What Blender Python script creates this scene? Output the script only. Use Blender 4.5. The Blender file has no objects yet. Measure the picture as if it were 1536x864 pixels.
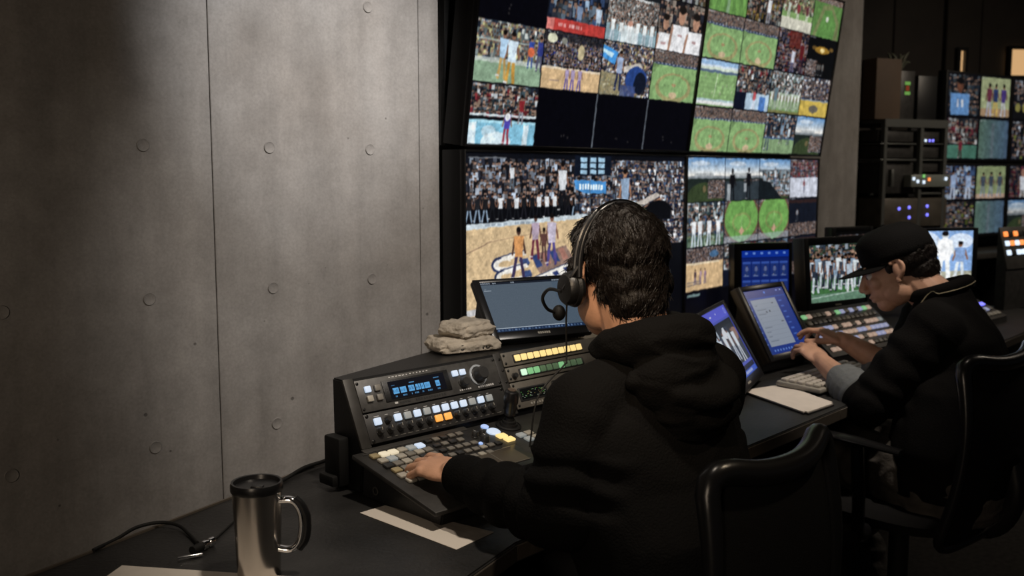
import bpy, bmesh, math, random
import numpy as np
from mathutils import Vector, Matrix, noise

# ------------------------------------------------------------------ camera, world, lights
sc = bpy.context.scene
COL = sc.collection
sc.view_settings.view_transform = 'Standard'
sc.view_settings.look = 'None'
sc.view_settings.gamma = 1.0
sc.view_settings.use_curve_mapping = False
sc.view_settings.exposure = 0.0

EYE = 1.38
PITCH = math.atan(174 / 1500.0)
YAW = math.radians(45.97)
FW = Vector((math.cos(YAW), math.sin(YAW), 0)); RT = Vector((math.sin(YAW), -math.cos(YAW), 0)); UP = Vector((0, 0, 1))
CF = FW * math.cos(PITCH) - UP * math.sin(PITCH)
CU = FW * math.sin(PITCH) + UP * math.cos(PITCH)
CAM = Vector((0, 0, EYE))

cd = bpy.data.cameras.new('camera'); cam = bpy.data.objects.new('camera', cd); COL.objects.link(cam)
cd.sensor_width = 36; cd.lens = 36 * 1500 / 1536.0
cd.clip_start = 0.05; cd.clip_end = 60
m = Matrix((RT, CU, -CF)).transposed().to_4x4(); m.translation = CAM
cam.matrix_world = m
cd.dof.use_dof = True; cd.dof.focus_distance = 1.95; cd.dof.aperture_fstop = 5.0
sc.camera = cam

w = bpy.data.worlds.new('world'); sc.world = w; w.use_nodes = True
w.node_tree.nodes['Background'].inputs[0].default_value = (0.55, 0.62, 0.75, 1)
w.node_tree.nodes['Background'].inputs[1].default_value = 0.012


def lamp(name, kind, loc, target, power, color, size=0.3, size_y=None, angle=60, blend=0.5):
    l = bpy.data.lights.new(name, kind); l.energy = power; l.color = color
    if kind == 'AREA':
        l.shape = 'RECTANGLE'; l.size = size; l.size_y = size_y or size; l.spread = math.radians(angle)
    if kind == 'SPOT':
        l.spot_size = math.radians(angle); l.spot_blend = blend; l.shadow_soft_size = size
    o = bpy.data.objects.new(name, l); COL.objects.link(o)
    o.location = loc
    o.rotation_euler = (Vector(target) - Vector(loc)).to_track_quat('-Z', 'Y').to_euler()
    return o


# ceiling lights: a downlight washing the concrete wall, softer ones over the desk and behind, then an added fill
lamp('wall_washer_light', 'SPOT', (1.27, 0.50, 2.66), (1.34, 2.02, 1.78), 152, (1.0, 0.975, 0.955), 0.03, angle=32, blend=0.9)
lamp('wall_fill_light', 'SPOT', (1.50, 0.15, 2.70), (1.46, 2.02, 1.24), 150, (1.0, 0.90, 0.80), 0.05, angle=36, blend=1.0)
lamp('desk_downlight', 'SPOT', (1.16, 0.85, 2.70), (1.16, 1.37, 0.8), 92, (1.0, 0.86, 0.70), 0.06, angle=38, blend=0.9)
lamp('operator_downlight', 'SPOT', (2.60, 0.72, 2.78), (2.60, 1.44, 0.86), 125, (1.0, 0.86, 0.72), 0.06, angle=29, blend=0.9)
lamp('rear_room_light', 'AREA', (5.6, 0.6, 2.7), (5.8, 1.6, 1.0), 18, (1.0, 0.85, 0.68), 0.6, angle=150)
lamp('neck_light', 'SPOT', (-0.1, 0.3, 2.55), (1.33, 1.08, 1.08), 120, (1.0, 0.76, 0.52), 0.05, angle=14, blend=0.9)
lamp('aisle_downlight', 'SPOT', (2.0, 0.15, 2.72), (1.42, 0.80, 0.93), 34, (1.0, 0.80, 0.56), 0.04, angle=24, blend=0.9)
lamp('added_fill_behind', 'AREA', (-1.5, -0.35, 1.75), (1.0, 1.0, 0.95), 10, (1.0, 0.80, 0.60), 0.30, 1.3, angle=150)  # added fill, gives the mug its bright band and the chair rim soft highlights


def at(x, y, d):
    """a point at distance d along the view axis"""
    return CAM + (CF + RT * ((x - 768) / 1500.0) - CU * ((y - 432) / 1500.0)) * d


def atz(x, y, z):
    r = CF + RT * ((x - 768) / 1500.0) - CU * ((y - 432) / 1500.0)
    return CAM + r * ((z - EYE) / r.z)


# ------------------------------------------------------------------ materials
MATS = {}


def srgb(c):
    return tuple(((v + 0.055) / 1.055) ** 2.4 if v > 0.04045 else v / 12.92 for v in c)


def mat(name, col, rough=0.5, metal=0.0, emit=None, estr=0.0, noise_amt=0.0, nscale=20, bump=0.0, bscale=80, spec=0.5, coat=0.0):
    if name in MATS: return MATS[name]
    M = bpy.data.materials.new(name); M.use_nodes = True
    nt = M.node_tree; b = nt.nodes['Principled BSDF']
    b.inputs['Base Color'].default_value = (*col, 1); b.inputs['Roughness'].default_value = rough
    b.inputs['Metallic'].default_value = metal; b.inputs['Specular IOR Level'].default_value = spec
    if coat: b.inputs['Coat Weight'].default_value = coat
    if emit:
        b.inputs['Emission Color'].default_value = (*emit, 1); b.inputs['Emission Strength'].default_value = estr
    if noise_amt or bump:
        tc = nt.nodes.new('ShaderNodeTexCoord')
        if noise_amt:
            n = nt.nodes.new('ShaderNodeTexNoise'); n.inputs['Scale'].default_value = nscale; n.inputs['Detail'].default_value = 6
            nt.links.new(tc.outputs['Object'], n.inputs['Vector'])
            r = nt.nodes.new('ShaderNodeValToRGB')
            r.color_ramp.elements[0].position = 0.3; r.color_ramp.elements[1].position = 0.7
            r.color_ramp.elements[0].color = (*[c * (1 - noise_amt) for c in col], 1)
            r.color_ramp.elements[1].color = (*[min(1, c * (1 + noise_amt)) for c in col], 1)
            nt.links.new(n.outputs['Fac'], r.inputs[0]); nt.links.new(r.outputs[0], b.inputs['Base Color'])
        if bump:
            n2 = nt.nodes.new('ShaderNodeTexNoise'); n2.inputs['Scale'].default_value = bscale; n2.inputs['Detail'].default_value = 4
            nt.links.new(tc.outputs['Object'], n2.inputs['Vector'])
            bp = nt.nodes.new('ShaderNodeBump'); bp.inputs['Strength'].default_value = bump; bp.inputs['Distance'].default_value = 0.004
            nt.links.new(n2.outputs['Fac'], bp.inputs['Height']); nt.links.new(bp.outputs[0], b.inputs['Normal'])
    MATS[name] = M
    return M


def concrete():
    M = bpy.data.materials.new('concrete'); M.use_nodes = True; nt = M.node_tree; N = nt.nodes; Lk = nt.links
    b = N['Principled BSDF']; b.inputs['Roughness'].default_value = 0.78; b.inputs['Specular IOR Level'].default_value = 0.3
    tc = N.new('ShaderNodeTexCoord')

    def nz(scale, detail=6, rough=0.6, stretch=None):
        n = N.new('ShaderNodeTexNoise'); n.inputs['Scale'].default_value = scale; n.inputs['Detail'].default_value = detail
        n.inputs['Roughness'].default_value = rough
        if stretch:
            mp = N.new('ShaderNodeMapping'); mp.inputs['Scale'].default_value = stretch
            Lk.new(tc.outputs['Object'], mp.inputs[0]); Lk.new(mp.outputs[0], n.inputs['Vector'])
        else: Lk.new(tc.outputs['Object'], n.inputs['Vector'])
        return n
    n1 = nz(1.6, 8, 0.62); n2 = nz(14, 6, 0.7); n3 = nz(3.5, 5, 0.6, (3.2, 3.2, 0.35)); n4 = nz(160, 3, 0.6)
    r1 = N.new('ShaderNodeValToRGB'); r1.color_ramp.elements[0].position = 0.3; r1.color_ramp.elements[1].position = 0.72
    r1.color_ramp.elements[0].color = (0.212, 0.197, 0.184, 1); r1.color_ramp.elements[1].color = (0.352, 0.345, 0.340, 1)
    Lk.new(n1.outputs['Fac'], r1.inputs[0])

    def mixm(a, fac, lo, hi):
        mr = N.new('ShaderNodeMapRange'); mr.inputs['From Min'].default_value = 0.3; mr.inputs['From Max'].default_value = 0.7
        mr.inputs['To Min'].default_value = lo; mr.inputs['To Max'].default_value = hi
        Lk.new(fac, mr.inputs[0])
        mx = N.new('ShaderNodeVectorMath'); mx.operation = 'SCALE'
        Lk.new(a, mx.inputs[0]); Lk.new(mr.outputs[0], mx.inputs['Scale'])
        return mx.outputs[0]
    c = mixm(r1.outputs[0], n2.outputs['Fac'], 0.86, 1.12)
    c = mixm(c, n3.outputs['Fac'], 0.84, 1.12)
    c = mixm(c, n4.outputs['Fac'], 0.90, 1.08)
    # pin holes
    v = N.new('ShaderNodeTexVoronoi'); v.inputs['Scale'].default_value = 17; v.inputs['Randomness'].default_value = 1
    Lk.new(tc.outputs['Object'], v.inputs['Vector'])
    sep = N.new('ShaderNodeSeparateColor'); Lk.new(v.outputs['Color'], sep.inputs[0])
    sz = N.new('ShaderNodeMapRange'); sz.inputs['From Min'].default_value = 0.6; sz.inputs['From Max'].default_value = 1.0
    sz.inputs['To Min'].default_value = 0.0; sz.inputs['To Max'].default_value = 0.075
    Lk.new(sep.outputs[0], sz.inputs[0])
    sub = N.new('ShaderNodeMath'); sub.operation = 'SUBTRACT'; Lk.new(v.outputs['Distance'], sub.inputs[0]); Lk.new(sz.outputs[0], sub.inputs[1])
    hm = N.new('ShaderNodeMapRange'); hm.inputs['From Min'].default_value = -0.02; hm.inputs['From Max'].default_value = 0.02
    hm.inputs['To Min'].default_value = 0.45; hm.inputs['To Max'].default_value = 1.0
    Lk.new(sub.outputs[0], hm.inputs[0])
    mx = N.new('ShaderNodeVectorMath'); mx.operation = 'SCALE'; Lk.new(c, mx.inputs[0]); Lk.new(hm.outputs[0], mx.inputs['Scale'])
    Lk.new(mx.outputs[0], b.inputs['Base Color'])
    add = N.new('ShaderNodeMath'); add.operation = 'MULTIPLY_ADD'
    Lk.new(n2.outputs['Fac'], add.inputs[0]); add.inputs[1].default_value = 0.5; Lk.new(hm.outputs[0], add.inputs[2])
    bp = N.new('ShaderNodeBump'); bp.inputs['Strength'].default_value = 0.5; bp.inputs['Distance'].default_value = 0.004
    Lk.new(add.outputs[0], bp.inputs['Height']); Lk.new(bp.outputs[0], b.inputs['Normal'])
    MATS['concrete'] = M
    return M


M_CONC = concrete()
M_BLK = mat('black_plastic', (0.007, 0.007, 0.0075), 0.42, bump=0.12, bscale=300)
M_BLK2 = mat('black_satin_plastic', (0.011, 0.011, 0.012), 0.3)
M_CHAIR = mat('chair_black', (0.010, 0.010, 0.011), 0.27, bump=0.05, bscale=60)
M_CHAIRF = mat('chair_mesh_fabric', (0.005, 0.005, 0.0055), 0.75, bump=0.5, bscale=600, spec=0.2)
M_GUN = mat('gunmetal_panel', (0.075, 0.073, 0.070), 0.42, 0.35, noise_amt=0.25, nscale=60)
M_DK = mat('dark_anodised', (0.030, 0.029, 0.028), 0.45, 0.2, noise_amt=0.3, nscale=40)
M_PANEL = mat('grey_side_panel', (0.045, 0.043, 0.040), 0.5, 0.2, noise_amt=0.25, nscale=30)
M_OLIVE = mat('taupe_module_panel', (0.16, 0.145, 0.12), 0.5, 0.15, noise_amt=0.2, nscale=35)
M_DESK = mat('dark_desk_laminate', (0.016, 0.0158, 0.0158), 0.45, noise_amt=0.6, nscale=7, bump=0.25, bscale=120)
M_DESKE = mat('desk_edge_band', (0.055, 0.047, 0.038), 0.4)
M_STEEL = mat('brushed_steel', (0.62, 0.58, 0.54), 0.22, 1.0)
M_CHROME = mat('chrome', (0.75, 0.75, 0.76), 0.12, 1.0)
M_SCREW = mat('black_screw', (0.02, 0.02, 0.02), 0.35, 0.6)
M_RUB = mat('rubber', (0.006, 0.006, 0.006), 0.65, spec=0.3)
M_PAPER = mat('white_paper', (0.66, 0.61, 0.55), 0.8, noise_amt=0.05, nscale=30)
M_INK = mat('grey_ink', (0.20, 0.18, 0.165), 0.8, noise_amt=0.5, nscale=90)
M_SKIN = mat('skin', (0.56, 0.31, 0.20), 0.5, noise_amt=0.10, nscale=35, bump=0.12, bscale=260)
M_SKIN2 = mat('skin_warm', (0.50, 0.29, 0.20), 0.5, noise_amt=0.12, nscale=30, bump=0.12, bscale=260)
M_HAIR = mat('dark_hair', (0.008, 0.0055, 0.0044), 0.5, bump=0.6, bscale=220, spec=0.3)
M_HOOD = mat('black_fleece', (0.0042, 0.0040, 0.0040), 0.85, bump=0.55, bscale=260, spec=0.08)
M_SWEAT = mat('black_knit', (0.0042, 0.0039, 0.0040), 0.85, bump=0.5, bscale=260, spec=0.08)
M_CAP = mat('black_cap_cotton', (0.0035, 0.0035, 0.0038), 0.8, bump=0.5, bscale=400, spec=0.12)
M_GREYT = mat('grey_cotton', (0.13, 0.145, 0.155), 0.85, bump=0.5, bscale=200)
M_JEAN = mat('washed_denim', (0.045, 0.040, 0.035), 0.85, noise_amt=0.35, nscale=14, bump=0.5, bscale=150)
M_TOWEL = mat('cream_cloth', (0.42, 0.37, 0.30), 0.9, noise_amt=0.15, nscale=40, bump=0.6, bscale=200)
M_WHITE = mat('white_label', (0.55, 0.55, 0.55), 0.5)
M_SHOE = mat('shoe_dark', (0.03, 0.028, 0.026), 0.6)


def glow(name, c, s, base=(0.3, 0.3, 0.3)):
    return mat(name, base, 0.35, emit=srgb(c), estr=s)


G_WHITE = glow('lit_white_key', (0.82, 0.90, 1.0), 0.75)
G_DIMW = glow('dim_white_key', (0.75, 0.80, 0.80), 0.22)
G_CREAM = glow('lit_cream_key', (1.0, 0.93, 0.78), 0.62)
G_BLUE = glow('lit_blue_key', (0.62, 0.76, 1.0), 0.8)
G_AMBER = glow('lit_amber_key', (1.0, 0.66, 0.28), 0.95, (0.3, 0.2, 0.1))
G_YEL = glow('lit_yellow_key', (1.0, 0.86, 0.55), 1.0, (0.3, 0.25, 0.15))
G_GRN = glow('lit_green_key', (0.60, 0.88, 0.62), 0.55, (0.1, 0.25, 0.1))
G_DGRN = glow('dim_green_key', (0.45, 0.55, 0.42), 0.22, (0.1, 0.2, 0.1))
G_LEDB = glow('led_blue', (0.45, 0.45, 1.0), 1.6)
G_LEDW = glow('led_white', (0.85, 0.92, 1.0), 1.2)
G_LEDG = glow('led_green', (0.55, 1.0, 0.5), 0.5)
G_LEDO = glow('led_orange', (1.0, 0.55, 0.22), 1.3)
G_WIN = glow('lit_room_beyond', (0.86, 0.68, 0.47), 0.85)
K_GREY = mat('key_grey', (0.20, 0.19, 0.17), 0.45)
K_PALE = mat('key_pale', (0.42, 0.40, 0.35), 0.45)
K_DARK = mat('key_dark', (0.03, 0.03, 0.03), 0.4)
K_TAN = mat('key_tan', (0.36, 0.30, 0.17), 0.45)


def screen_mat(strength):
    nm = 'screen_%.2f' % strength
    if nm in MATS: return MATS[nm]
    M = bpy.data.materials.new(nm); M.use_nodes = True; nt = M.node_tree
    b = nt.nodes['Principled BSDF']; b.inputs['Base Color'].default_value = (0.006, 0.006, 0.008, 1)
    b.inputs['Roughness'].default_value = 0.25; b.inputs['Specular IOR Level'].default_value = 0.35
    a = nt.nodes.new('ShaderNodeAttribute'); a.attribute_name = 'picture'
    nt.links.new(a.outputs['Color'], b.inputs['Emission Color']); b.inputs['Emission Strength'].default_value = strength
    MATS[nm] = M
    return M


# ------------------------------------------------------------------ object helpers
def root_loc(o):
    l = Vector((0, 0, 0))
    while o is not None:
        l += o.location; o = o.parent
    return l


def tag(o, label=None, cat=None, group=None, kind=None):
    if label: o['label'] = label
    if cat: o['category'] = cat
    if group: o['group'] = group
    if kind: o['kind'] = kind
    return o


def empty(name, loc, label=None, cat=None, group=None, rz=0.0):
    o = bpy.data.objects.new(name, None); COL.objects.link(o); o.location = loc; o.rotation_euler = (0, 0, rz)
    o.empty_display_size = 0.05
    return tag(o, label, cat, group)


def obj(name, bm, m, parent=None, smooth=True, angle=40, local=False, kind=None, label=None):
    """link a bmesh as one object; geometry is given in world space unless local"""
    bmesh.ops.recalc_face_normals(bm, faces=bm.faces)
    me = bpy.data.meshes.new(name)
    if parent is not None and not local:
        bmesh.ops.translate(bm, verts=bm.verts, vec=-root_loc(parent))
    bm.to_mesh(me); bm.free()
    for x in (m if isinstance(m, (list, tuple)) else [m]): me.materials.append(x)
    if smooth:
        me.polygons.foreach_set('use_smooth', [True] * len(me.polygons))
        try: me.set_sharp_from_angle(angle=math.radians(angle))
        except Exception: pass
    o = bpy.data.objects.new(name, me); COL.objects.link(o)
    if parent is not None: o.parent = parent
    return tag(o, label, None, None, kind)


def solo(name, bm, m, label, cat, group=None, loc=None, **k):
    """a thing that is one mesh, origin at its base"""
    co = [v.co for v in bm.verts]
    if loc is None:
        loc = Vector((sum(c.x for c in co) / len(co), sum(c.y for c in co) / len(co), min(c.z for c in co)))
    bmesh.ops.translate(bm, verts=bm.verts, vec=-loc)
    o = obj(name, bm, m, **k); o.location = loc
    return tag(o, label, cat, group)


def struct(name, bm, m, smooth=False):
    return obj(name, bm, m, kind='structure', smooth=smooth)


class Fr:
    """a local frame: origin o, axes u (right), v (up along the face), n (outwards)"""
    def __init__(s, o, u, v, n=None):
        s.o = Vector(o); s.u = Vector(u).normalized(); s.v = Vector(v).normalized()
        s.n = Vector(n).normalized() if n is not None else s.u.cross(s.v).normalized()

    def p(s, u, v, n=0.0): return s.o + s.u * u + s.v * v + s.n * n
    def R(s): return Matrix((s.u, s.v, s.n)).transposed().to_4x4()
    def M(s, u=0, v=0, n=0):
        r = s.R(); r.translation = s.p(u, v, n); return r


WORLD = Fr((0, 0, 0), (1, 0, 0), (0, 1, 0), (0, 0, 1))


def box(bm, fr, c, s, bev=0.0, seg=2):
    r = bmesh.ops.create_cube(bm, size=1.0)
    vs = r['verts']
    bmesh.ops.scale(bm, vec=Vector(s), verts=vs)
    if bev > 0:
        ed = list({e for v in vs for e in v.link_edges})
        rr = bmesh.ops.bevel(bm, geom=ed, offset=bev, segments=seg, profile=0.5, affect='EDGES')
        vs = list({v for f in rr['faces'] for v in f.verts} | {v for v in vs if v.is_valid})
    bmesh.ops.transform(bm, matrix=fr.M(*c), verts=vs)
    return vs


def nbox(fr, c, s, bev=0.0, seg=2):
    bm = bmesh.new(); box(bm, fr, c, s, bev, seg); return bm


def frax(p, axis):
    n = Vector(axis).normalized()
    a = Vector((0, 0, 1)) if abs(n.z) < 0.9 else Vector((1, 0, 0))
    u = a.cross(n).normalized(); v = n.cross(u)
    return Fr(p, u, v, n)


def lathe(bm, fr, prof, seg=24, cap=True):
    """prof: (radius, height along n)"""
    rings = []
    for r, h in prof:
        rings.append([bm.verts.new(fr.p(r * math.cos(2 * math.pi * i / seg), r * math.sin(2 * math.pi * i / seg), h)) for i in range(seg)])
    for a, b in zip(rings, rings[1:]):
        for i in range(seg): bm.faces.new((a[i], a[(i + 1) % seg], b[(i + 1) % seg], b[i]))
    if cap:
        bm.faces.new(rings[0][::-1]); bm.faces.new(rings[-1])
    return bm


def catmull(pts, n=8):
    pts = [Vector(p) for p in pts]
    if len(pts) < 3: return pts
    out = []
    P = [pts[0] * 2 - pts[1]] + pts + [pts[-1] * 2 - pts[-2]]
    for i in range(1, len(P) - 2):
        for k in range(n):
            t = k / n
            a, b, c, d = P[i - 1], P[i], P[i + 1], P[i + 2]
            out.append(0.5 * ((2 * b) + (-a + c) * t + (2 * a - 5 * b + 4 * c - d) * t * t + (-a + 3 * b - 3 * c + d) * t ** 3))
    out.append(pts[-1])
    return out


def tube(bm, pts, r, seg=8, smooth_n=0, flat=1.0):
    """tube along a path; r a number or a list; flat squashes across"""
    if smooth_n:
        k = len(pts); q = catmull(pts, smooth_n)
        if not isinstance(r, (int, float)):
            r = [r[min(int(i / smooth_n), k - 1)] * (1 - (i % smooth_n) / smooth_n) + r[min(int(i / smooth_n) + 1, k - 1)] * ((i % smooth_n) / smooth_n) for i in range(len(q))]
        pts = q
    pts = [Vector(p) for p in pts]
    if isinstance(r, (int, float)): r = [r] * len(pts)
    T = [(pts[min(i + 1, len(pts) - 1)] - pts[max(i - 1, 0)]).normalized() for i in range(len(pts))]
    a = Vector((0, 0, 1)) if abs(T[0].z) < 0.9 else Vector((1, 0, 0))
    u = a.cross(T[0]).normalized(); rings = []
    for i, p in enumerate(pts):
        u = (u - T[i] * u.dot(T[i])).normalized(); v = T[i].cross(u)
        rings.append([bm.verts.new(p + (u * math.cos(2 * math.pi * k / seg) + v * math.sin(2 * math.pi * k / seg) * flat) * r[i]) for k in range(seg)])
    for A, B in zip(rings, rings[1:]):
        for k in range(seg): bm.faces.new((A[k], A[(k + 1) % seg], B[(k + 1) % seg], B[k]))
    bm.faces.new(rings[0][::-1]); bm.faces.new(rings[-1])
    return bm


def ell(bm, c, r, R=None, seg=24):
    rr = bmesh.ops.create_uvsphere(bm, u_segments=seg, v_segments=max(8, seg // 2 + 2), radius=1.0)
    M = Matrix.Diagonal((*r, 1))
    if R is not None: M = R.to_4x4() @ M
    M = Matrix.Translation(Vector(c)) @ M
    bmesh.ops.transform(bm, matrix=M, verts=rr['verts'])


def capsule(bm, p1, r1, p2, r2, seg=16):
    p1 = Vector(p1); p2 = Vector(p2); d = (p2 - p1).normalized(); L = (p2 - p1).length
    fr = frax(p1, d); prof = []
    for i in range(0, 7):
        a = -math.pi / 2 + i / 6 * math.pi / 2
        prof.append((max(r1 * math.cos(a), 1e-4), r1 * math.sin(a)))
    for i in range(0, 7):
        a = i / 6 * math.pi / 2
        prof.append((max(r2 * math.cos(a), 1e-4), L + r2 * math.sin(a)))
    lathe(bm, fr, prof, seg)


def loft(bm, secs, seg=28, power=2.3):
    """closed loft; each section: centre, half axis a, half axis b (vectors)"""
    rings = []
    for c, a, b in secs:
        c = Vector(c); a = Vector(a); b = Vector(b); ring = []
        for i in range(seg):
            t = 2 * math.pi * i / seg; cs, sn = math.cos(t), math.sin(t)
            k = lambda v: math.copysign(abs(v) ** (2 / power), v)
            ring.append(bm.verts.new(c + a * k(cs) + b * k(sn)))
        rings.append(ring)
    for A, B in zip(rings, rings[1:]):
        for k in range(seg): bm.faces.new((A[k], A[(k + 1) % seg], B[(k + 1) % seg], B[k]))
    bm.faces.new(rings[0][::-1]); bm.faces.new(rings[-1])


def remeshed(bm, voxel=0.004, it=4, fac=0.5):
    """fuse overlapping closed shapes into one continuous skin"""
    bmesh.ops.recalc_face_normals(bm, faces=bm.faces)
    me = bpy.data.meshes.new('tmp'); bm.to_mesh(me); bm.free()
    o = bpy.data.objects.new('tmp', me); COL.objects.link(o)
    r = o.modifiers.new('r', 'REMESH'); r.mode = 'VOXEL'; r.voxel_size = voxel; r.adaptivity = 0.0
    s = o.modifiers.new('s', 'SMOOTH'); s.iterations = it; s.factor = fac
    dg = bpy.context.evaluated_depsgraph_get(); dg.update()
    e = o.evaluated_get(dg); out = bmesh.new(); out.from_mesh(e.to_mesh()); e.to_mesh_clear()
    bpy.data.objects.remove(o); bpy.data.meshes.remove(me)
    return out


def wrinkle(bm, fn):
    """push verts along their normals by fn(co)"""
    bm.normal_update()
    mv = [(v, v.normal.copy() * fn(v.co)) for v in bm.verts]
    for v, d in mv: v.co += d
    return bm


def folds(amp, scale, stretch=(1, 1, 1), seed=0.0, ridge=True):
    def f(co):
        p = Vector((co.x * stretch[0], co.y * stretch[1], co.z * stretch[2])) * scale + Vector((seed, seed * 1.7, -seed))
        n = noise.noise(p) + 0.5 * noise.noise(p * 2.1)
        return amp * ((1 - abs(n) * 2) if ridge else n)
    return f


# ------------------------------------------------------------------ pictures on the screens
rng = np.random.default_rng(7)


class Cv:
    def __init__(s, W, H, bg=(0.02, 0.02, 0.04)):
        s.W, s.H = W, H; s.a = np.zeros((H, W, 3)) + np.array(bg)
        s.Y, s.X = np.mgrid[0:H, 0:W].astype(float)

    def box(s, x0, y0, x1, y1):
        b = Cv.__new__(Cv); X0, Y0, X1, Y1 = int(round(x0)), int(round(y0)), int(round(x1)), int(round(y1))
        b.a = s.a[Y0:Y1, X0:X1]; b.H, b.W = b.a.shape[:2]; b.Y, b.X = np.mgrid[0:b.H, 0:b.W].astype(float)
        return b

    def fill(s, c): s.a[:] = np.array(c)

    def rect(s, x0, y0, x1, y1, c, al=1.0):
        x0, x1 = int(x0 * s.W), max(int(x1 * s.W), int(x0 * s.W) + 1); y0, y1 = int(y0 * s.H), max(int(y1 * s.H), int(y0 * s.H) + 1)
        q = s.a[max(y0, 0):y1, max(x0, 0):x1]; q[:] = q * (1 - al) + np.array(c) * al

    def ell(s, cx, cy, rx, ry, c, al=1.0, ring=None):
        d = ((s.X / s.W - cx) / rx) ** 2 + ((s.Y / s.H - cy) / ry) ** 2
        m = d < 1
        if ring: m &= d > (1 - ring)
        s.a[m] = s.a[m] * (1 - al) + np.array(c) * al

    def poly(s, pts, c, al=1.0):
        x = s.X / s.W; y = s.Y / s.H; m = np.zeros(x.shape, bool); n = len(pts)
        for i in range(n):
            x1, y1 = pts[i]; x2, y2 = pts[(i + 1) % n]
            if y1 == y2: continue
            k = ((y1 > y) != (y2 > y)) & (x < (x2 - x1) * (y - y1) / (y2 - y1) + x1)
            m ^= k
        s.a[m] = s.a[m] * (1 - al) + np.array(c) * al

    def line(s, x0, y0, x1, y1, wd, c, al=1.0):
        ax, ay, bx, by = x0 * s.W, y0 * s.H, x1 * s.W, y1 * s.H
        dx, dy = bx - ax, by - ay; L = dx * dx + dy * dy + 1e-9
        t = np.clip(((s.X - ax) * dx + (s.Y - ay) * dy) / L, 0, 1)
        d = np.hypot(s.X - ax - t * dx, s.Y - ay - t * dy)
        k = np.clip(wd / 2 + 0.5 - d, 0, 1)[..., None] * al
        s.a[:] = s.a * (1 - k) + np.array(c) * k

    def grain(s, amp, sz=1):
        n = rng.normal(0, amp, ((s.H + sz - 1) // sz, (s.W + sz - 1) // sz, 1))
        s.a += np.repeat(np.repeat(n, sz, 0), sz, 1)[:s.H, :s.W]

    def crowd(s, x0, y0, x1, y1, size, pal, bg=(0.05, 0.06, 0.09), dens=1.3, skin=True):
        """rows of spectators: a head over a body each"""
        s.rect(x0, y0, x1, y1, bg)
        px0, px1, py0, py1 = x0 * s.W, x1 * s.W, y0 * s.H, y1 * s.H
        y = py0
        while y < py1:
            x = px0 + rng.uniform(0, size)
            while x < px1:
                if rng.random() < 0.82:
                    c = np.array(pal[rng.integers(len(pal))]) * rng.uniform(0.55, 1.15)
                    cx = x + rng.uniform(-.2, .2) * size; cy = y + rng.uniform(-.25, .25) * size
                    bw, bh = size * 0.42, size * 0.75
                    X0, X1 = int(max(cx - bw, px0)), int(min(cx + bw + 1, px1)); Y0, Y1 = int(max(cy, py0)), int(min(cy + bh * 1.6, py1))
                    if X1 > X0 and Y1 > Y0: s.a[Y0:Y1, X0:X1] = c
                    h = max(size * 0.24, 0.6)
                    X0, X1 = int(max(cx - h, px0)), int(min(cx + h + 1, px1)); Y0, Y1 = int(max(cy - size * 0.5, py0)), int(min(cy + 0.4, py1))
                    if X1 > X0 and Y1 > Y0: s.a[Y0:Y1, X0:X1] = np.array((0.52, 0.40, 0.34)) * rng.uniform(0.45, 1.2)
                    if h > 1.4 and Y1 > Y0 + 1 and X1 > X0: s.a[Y0:Y0 + max(1, int(h * .6)), X0:X1] = np.array((0.06, 0.05, 0.05))
                x += size / dens
            y += size * 0.95

    def person(s, x, yf, h, shirt, pants, skin=(0.50, 0.34, 0.26), stance=0.5, arms=True):
        """standing figure; x, yf feet position and h height in box fractions"""
        W, H = s.W, s.H; u = h * H / W
        s.line(x - u * .06, yf - h * .45, x - u * .12 * stance * 2, yf, max(1, h * H * .085), pants)
        s.line(x + u * .05, yf - h * .45, x + u * .10 * stance * 2, yf, max(1, h * H * .085), pants)
        s.rect(x - u * .15 * stance * 2 - u * .03, yf - h * .03, x - u * .12 * stance * 2 + u * .05, yf, (0.8, 0.8, 0.8))
        if arms:
            s.line(x - u * .12, yf - h * .78, x - u * .19, yf - h * .48, max(1, h * H * .055), skin)
            s.line(x + u * .12, yf - h * .78, x + u * .20, yf - h * .50, max(1, h * H * .055), skin)
        s.poly([(x - u * .15, yf - h * .82), (x + u * .15, yf - h * .82), (x + u * .11, yf - h * .42), (x - u * .11, yf - h * .42)], shirt)
        s.ell(x, yf - h * .91, u * .065, h * .08, skin)
        s.ell(x, yf - h * .95, u * .068, h * .05, (0.07, 0.05, 0.05))

    def caption(s, x=0.03, y=0.03, n=10, c=(0.85, 0.85, 0.85), k=0.035):
        for i in range(n):
            if rng.random() < .8: s.rect(x + i * .022, y, x + i * .022 + .015, y + k, c, .7)


BLUES = [(0.22, 0.30, 0.42), (0.62, 0.68, 0.75), (0.10, 0.12, 0.18), (0.30, 0.32, 0.38), (0.85, 0.86, 0.88), (0.12, 0.16, 0.30), (0.40, 0.36, 0.36)]
DARKS = [(0.10, 0.11, 0.15), (0.30, 0.32, 0.37), (0.62, 0.66, 0.72), (0.14, 0.15, 0.2), (0.45, 0.44, 0.46), (0.08, 0.08, 0.1)]
WHITES = [(0.82, 0.86, 0.88), (0.6, 0.68, 0.72), (0.25, 0.33, 0.38), (0.9, 0.9, 0.9), (0.42, 0.46, 0.45), (0.15, 0.2, 0.25)]
REDS = [(0.75, 0.78, 0.8), (0.5, 0.15, 0.18), (0.12, 0.14, 0.2), (0.35, 0.40, 0.45), (0.6, 0.5, 0.42), (0.2, 0.28, 0.32)]
GRASS = (0.50, 0.66, 0.40); GRASS2 = (0.42, 0.60, 0.34); CLAY = (0.66, 0.50, 0.34); COURT = (0.80, 0.66, 0.47)


def t_off(b):
    b.fill((0.018, 0.018, 0.045))
    if rng.random() < 2:
        for _ in range(3):
            b.ell(rng.uniform(.4, .7), rng.uniform(.7, .9), .012, .02, (0.16, 0.15, 0.16))


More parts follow.
